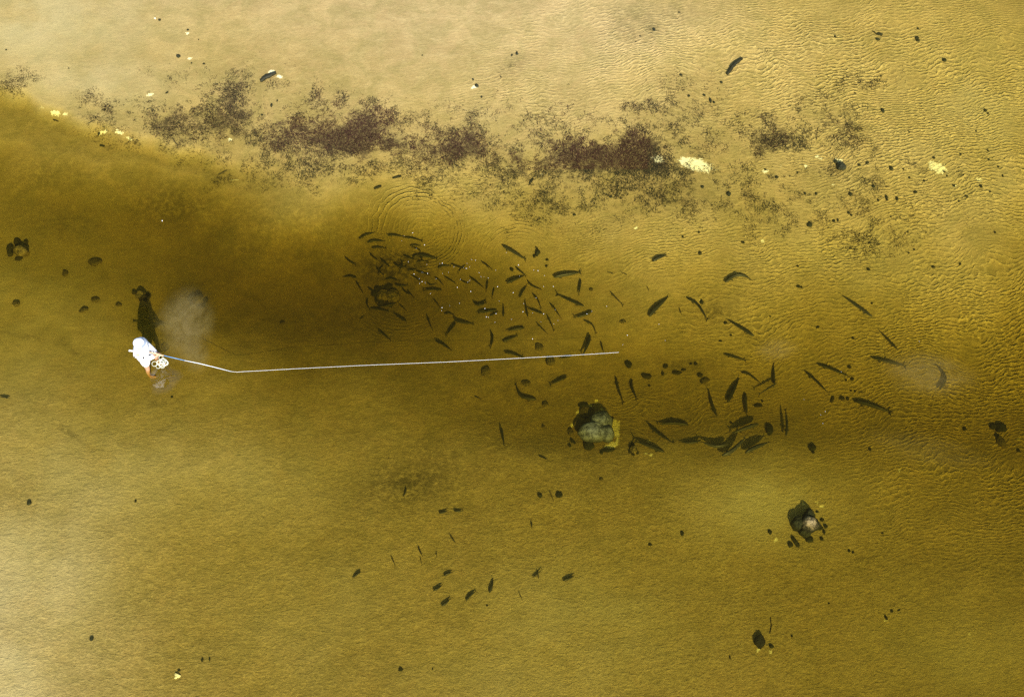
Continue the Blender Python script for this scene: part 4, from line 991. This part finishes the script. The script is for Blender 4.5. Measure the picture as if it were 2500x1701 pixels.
H = {'pel': ((0, 0, .96), .13), 'wai': ((.02, 0, 1.10), .12), 'che': ((.05, 0, 1.28), .15), 'uch': ((.06, 0, 1.42), .12), 'nek': ((.10, 0, 1.50), .055),
     'jaw': ((.135, 0, 1.57), .075), 'hed': ((.14, 0, 1.66), .095), 'top': ((.135, 0, 1.73), .065), 'nos': ((.235, 0, 1.63), .016)}
E = [('pel', 'wai'), ('wai', 'che'), ('che', 'uch'), ('uch', 'nek'), ('nek', 'jaw'), ('jaw', 'hed'), ('hed', 'top'), ('jaw', 'nos')]
hand = {'R': Vector((.40, -.08, 1.08)), 'L': Vector((.41, -.01, 1.00))}
for s, sg in (('L', 1), ('R', -1)):
    st_ = .10 if s == 'L' else -.12
    H.update({'hip' + s: ((0, .10 * sg, .90), .095), 'thi' + s: ((.03 + st_ * .4, .13 * sg, .70), .080), 'kne' + s: ((.05 + st_ * .8, .15 * sg, .48), .058), 'cal' + s: ((.01 + st_ * .9, .155 * sg, .32), .054), 'ank' + s: ((-.02 + st_, .16 * sg, .09), .038),
              'hee' + s: ((-.02 + st_, .16 * sg, .04), .04), 'toe' + s: ((.14 + st_, .18 * sg, .03), .035),
              'sho' + s: ((.06, .18 * sg, 1.42), .065), 'elb' + s: ((.07, .225 * sg, 1.15), .042), 'wri' + s: (tuple(hand[s] + Vector((-.06, .03 * sg, .01))), .028), 'pal' + s: (tuple(hand[s]), .030)})
    E += [('pel', 'hip' + s), ('hip' + s, 'thi' + s), ('thi' + s, 'kne' + s), ('kne' + s, 'cal' + s), ('cal' + s, 'ank' + s), ('ank' + s, 'hee' + s), ('hee' + s, 'toe' + s), ('uch', 'sho' + s), ('sho' + s, 'elb' + s), ('elb' + s, 'wri' + s), ('wri' + s, 'pal' + s)]
    for k, (dz, ln) in enumerate(((.022, .040), (.008, .046), (-.008, .043), (-.022, .034))):
        b = hand[s] + Vector((.025, -.004 * sg, dz))
        H[f'f{k}a{s}'] = (tuple(b), .010); H[f'f{k}b{s}'] = (tuple(b + Vector((ln * .7, -.018 * sg, 0))), .009); H[f'f{k}c{s}'] = (tuple(b + Vector((ln * .55, -.045 * sg, 0))), .008)
        E += [('pal' + s, f'f{k}a{s}'), (f'f{k}a{s}', f'f{k}b{s}'), (f'f{k}b{s}', f'f{k}c{s}')]
    tb = hand[s] + Vector((-.005, -.02 * sg, .03))
    H['ta' + s] = (tuple(tb), .012); H['tb' + s] = (tuple(tb + Vector((.035, -.012 * sg, .014))), .010); E += [('pal' + s, 'ta' + s), ('ta' + s, 'tb' + s)]
skinobj('body', H, E, SKIN, A, 'pel')
# shirt: torso and sleeves, a little wider than the body, its hem loose at the back
S = {'hem': ((-.01, 0, .92), .165), 'wai': ((.01, 0, 1.06), .185), 'che': ((.04, 0, 1.26), .215), 'uch': ((.06, 0, 1.41), .145), 'nek': ((.09, 0, 1.49), .085)}
ES = [('hem', 'wai'), ('wai', 'che'), ('che', 'uch'), ('uch', 'nek')]
for s, sg in (('L', 1), ('R', -1)):
    w_ = Vector(H['wri' + s][0])
    S.update({'sho' + s: ((.05, .19 * sg, 1.41), .092), 'mid' + s: ((.065, .23 * sg, 1.28), .09), 'elb' + s: ((.07, .225 * sg, 1.15), .082), 'fore' + s: (tuple(w_.lerp(Vector((.07, .225 * sg, 1.15)), .5)), .066), 'wri' + s: (tuple(w_ + Vector((-.01, 0, 0))), .042)})
    ES += [('uch', 'sho' + s), ('sho' + s, 'mid' + s), ('mid' + s, 'elb' + s), ('elb' + s, 'fore' + s), ('fore' + s, 'wri' + s)]
skinobj('shirt', S, ES, SHIRT, A, 'hem')
SHO = {'wst': ((0, 0, .98), .15), 'cro': ((0, 0, .88), .145)}
ESh = [('wst', 'cro')]
for s, sg in (('L', 1), ('R', -1)):
    st_ = .10 if s == 'L' else -.12
    SHO['a' + s] = ((.015 + st_ * .2, .11 * sg, .80), .118); SHO['b' + s] = ((.04 + st_ * .5, .135 * sg, .64), .105); ESh += [('cro', 'a' + s), ('a' + s, 'b' + s)]
skinobj('shorts', SHO, ESh, SHIRT, A, 'wst')
def ell(name, c, r, m, parent, cut=None, sub=3):
    bm = bmesh.new(); bmesh.ops.create_icosphere(bm, subdivisions=sub, radius=1)
    for v in bm.verts: v.co = Vector((v.co.x * r[0], v.co.y * r[1], v.co.z * r[2])) + Vector(c)
    if cut:
        bmesh.ops.bisect_plane(bm, geom=bm.verts[:] + bm.edges[:] + bm.faces[:], plane_co=cut[0], plane_no=cut[1], clear_outer=True)
    me = bpy.data.meshes.new(name); bm.to_mesh(me); bm.free(); me.polygons.foreach_set('use_smooth', [True] * len(me.polygons)); me.materials.append(m)
    o = bpy.data.objects.new(name, me); COL.objects.link(o); o.parent = parent
    sl = o.modifiers.new('thick', 'SOLIDIFY'); sl.thickness = .004
    return o
ell('hood', (.115, 0, 1.635), (.128, .122, .15), SHIRT, A, ((.19, 0, 1.6), (1, 0, .15)))
ell('cap', (.14, 0, 1.69), (.120, .108, .088), CAP, A, ((.14, 0, 1.68), (0, 0, -1)))
# brim
vs, fs = [], []
for j, r in enumerate((.10, .145, .185)):
    for k in range(11):
        a = math.radians(-62 + 12.4 * k)
        z = 1.695 - .012 * j - .02 * math.sin(a) ** 2
        vs += [(.13 + r * math.cos(a), .86 * r * math.sin(a), z), (.13 + r * math.cos(a), .86 * r * math.sin(a), z - .005)]
for j in range(2):
    for k in range(10):
        a = (j * 11 + k) * 2; b = a + 22
        fs += [(a, b, b + 2, a + 2), (a + 1, a + 3, b + 3, b + 1)]
link_mesh('cap_brim', vs, fs, simple('grey_brim', (.22, .26, .33), .6, .3), A)
for sg in (-1, 1): ell('lens', (.225, .036 * sg, 1.655), (.018, .032, .024), LENS, A, sub=2)
ell('gaiter', (.145, 0, 1.555), (.090, .078, .072), SHIRT, A, sub=3)
tube('belt', [(-.0 + .155 * math.cos(2 * math.pi * k / 24) + .01, .165 * math.sin(2 * math.pi * k / 24), .985) for k in range(24)], .022, BELT, A, closed=True)
# hip pack with a white tube poking out behind
hp = lump('x', 1250, 850, 1, 1, SHIRT); me_ = hp.data; bpy.data.objects.remove(hp)
Pk, Fk = rock_verts(3, (.05, .11, .075), 3, .06)
o = link_mesh('hip_pack', Pk + np.array([-.17, .02, 1.02]), Fk, SHIRT, A)
t_ = tube('tube', [(-.20, .06, 1.08), (-.26, .065, 1.085), (-.32, .07, 1.10)], [.022, .020, .026], CAP, A); t_['label'] = 'short white tube end poking out behind the waist'

# rod
RA = A.rotation_euler.to_matrix()
def PA(v): return base + RA @ Vector(v)
grip0 = PA(hand['R'] + Vector((-.14, .0, .015))); grip1 = PA(hand['R'] + Vector((.14, 0, -.02)))
tip = at(566, 907, .10)
grip0 = grip1 + (grip1 - tip).normalized() * .34
RD = empty('fishing_rod', grip1); tag(RD, "long slim white and blue fly rod in the angler's hands", 'fishing rod')
M_CORK = simple('cork', (.50, .34, .20), .8, .2, .2, 40)
M_ROD = simple('rod_blank', (.78, .86, .95), .35, .5, .05, 5)
M_RODB = simple('rod_butt', (.10, .28, .55), .3, .5, .05, 5)
tube('grip', [grip0 - grip1, (grip0 - grip1) * .5, Vector()], [.017, .019, .014], M_CORK, RD)
q = [(tip - grip1) * t_ for t_ in (0, .15, .3)]
tube('butt_section', q, [.009, .008, .0072], M_RODB, RD)
q = [(tip - grip1) * t_ + Vector((0, 0, .03 * math.sin(math.pi * t_))) * (t_ > .3) for t_ in (.3, .5, .7, .85, 1)]
tube('tip_section', q, [.0072, .0065, .0058, .005, .004], M_ROD, RD)
M_METAL = simple('reel_metal', (.35, .37, .40), .3, .5)
rl = (grip0 - grip1) * .9 + Vector((0, 0, -.05))
ring = [rl + Vector((.045 * math.cos(a), 0, .045 * math.sin(a))) for a in [2 * math.pi * k / 16 for k in range(16)]]
r_ = tube('reel', ring, .014, M_METAL, RD, closed=True)
for t_ in (.25, .45, .62, .78, .92):
    c_ = (tip - grip1) * t_ + Vector((0, 0, -.012))
    tube('guide', [c_ + Vector((0, .008 * math.cos(a), .008 * math.sin(a))) for a in [2 * math.pi * k / 8 for k in range(8)]], .002, M_METAL, RD, seg=4, closed=True)

# fly line: one straight cast, and the slack coils afloat beside him
FL = empty('fly_line', tip); tag(FL, 'pale fly line cast straight over the fish school with slack coils by the angler', 'fishing line')
M_LINE = simple('line_white', (.92, .95, .97), .4, .4, .03, 4)
M_COIL = simple('line_pale_green', (.72, .76, .62), .5, .4, .05, 4)
cast = [(566, 907), (578, 908), (600, 906.5), (640, 904.5), (720, 900), (880, 892), (1100, 883), (1280, 873.5), (1400, 867), (1511, 860)]
pts = []
for i, (x, y) in enumerate(cast):
    z = [.10, .05, .02][i] if i < 3 else .012
    pts.append(at(x, y, z))
seg_pts = []
for i in range(len(pts) - 1):
    for k in range(6): seg_pts.append(pts[i].lerp(pts[i + 1], k / 6) - tip)
seg_pts.append(pts[-1] - tip)
NS = len(seg_pts)
tube('cast_line', seg_pts, [.0029 * (1 - .2 * (i / NS) ** 2) for i in range(NS)], M_LINE, FL, seg=6)
rr = random.Random(5)
cpts = []
for cx, cy, r in [(393, 873, 5.2), (387, 884, 4.6), (377, 888, 6), (392, 886, 8), (398, 881, 7), (402, 886, 7), (396, 892, 6.5), (400, 884, 8.5), (405, 886, 6), (386, 894, 5.5), (395, 888, 7.5)]:
    a0 = rr.uniform(0, 6.28); loop = []
    for k in range(20):
        a = a0 + 2 * math.pi * k / 20
        loop.append(at(cx + r * math.cos(a) * rr.uniform(.95, 1.05), cy + r * .95 * math.sin(a) * rr.uniform(.95, 1.05), .014 + rr.uniform(0, .012)) - tip)
    tube('coil', loop, .0055, M_COIL, FL, seg=5, closed=True)
print('weed fronds', N, 'fish', len(FISH) + len(SMALL), 'stones', len(ROCKS))
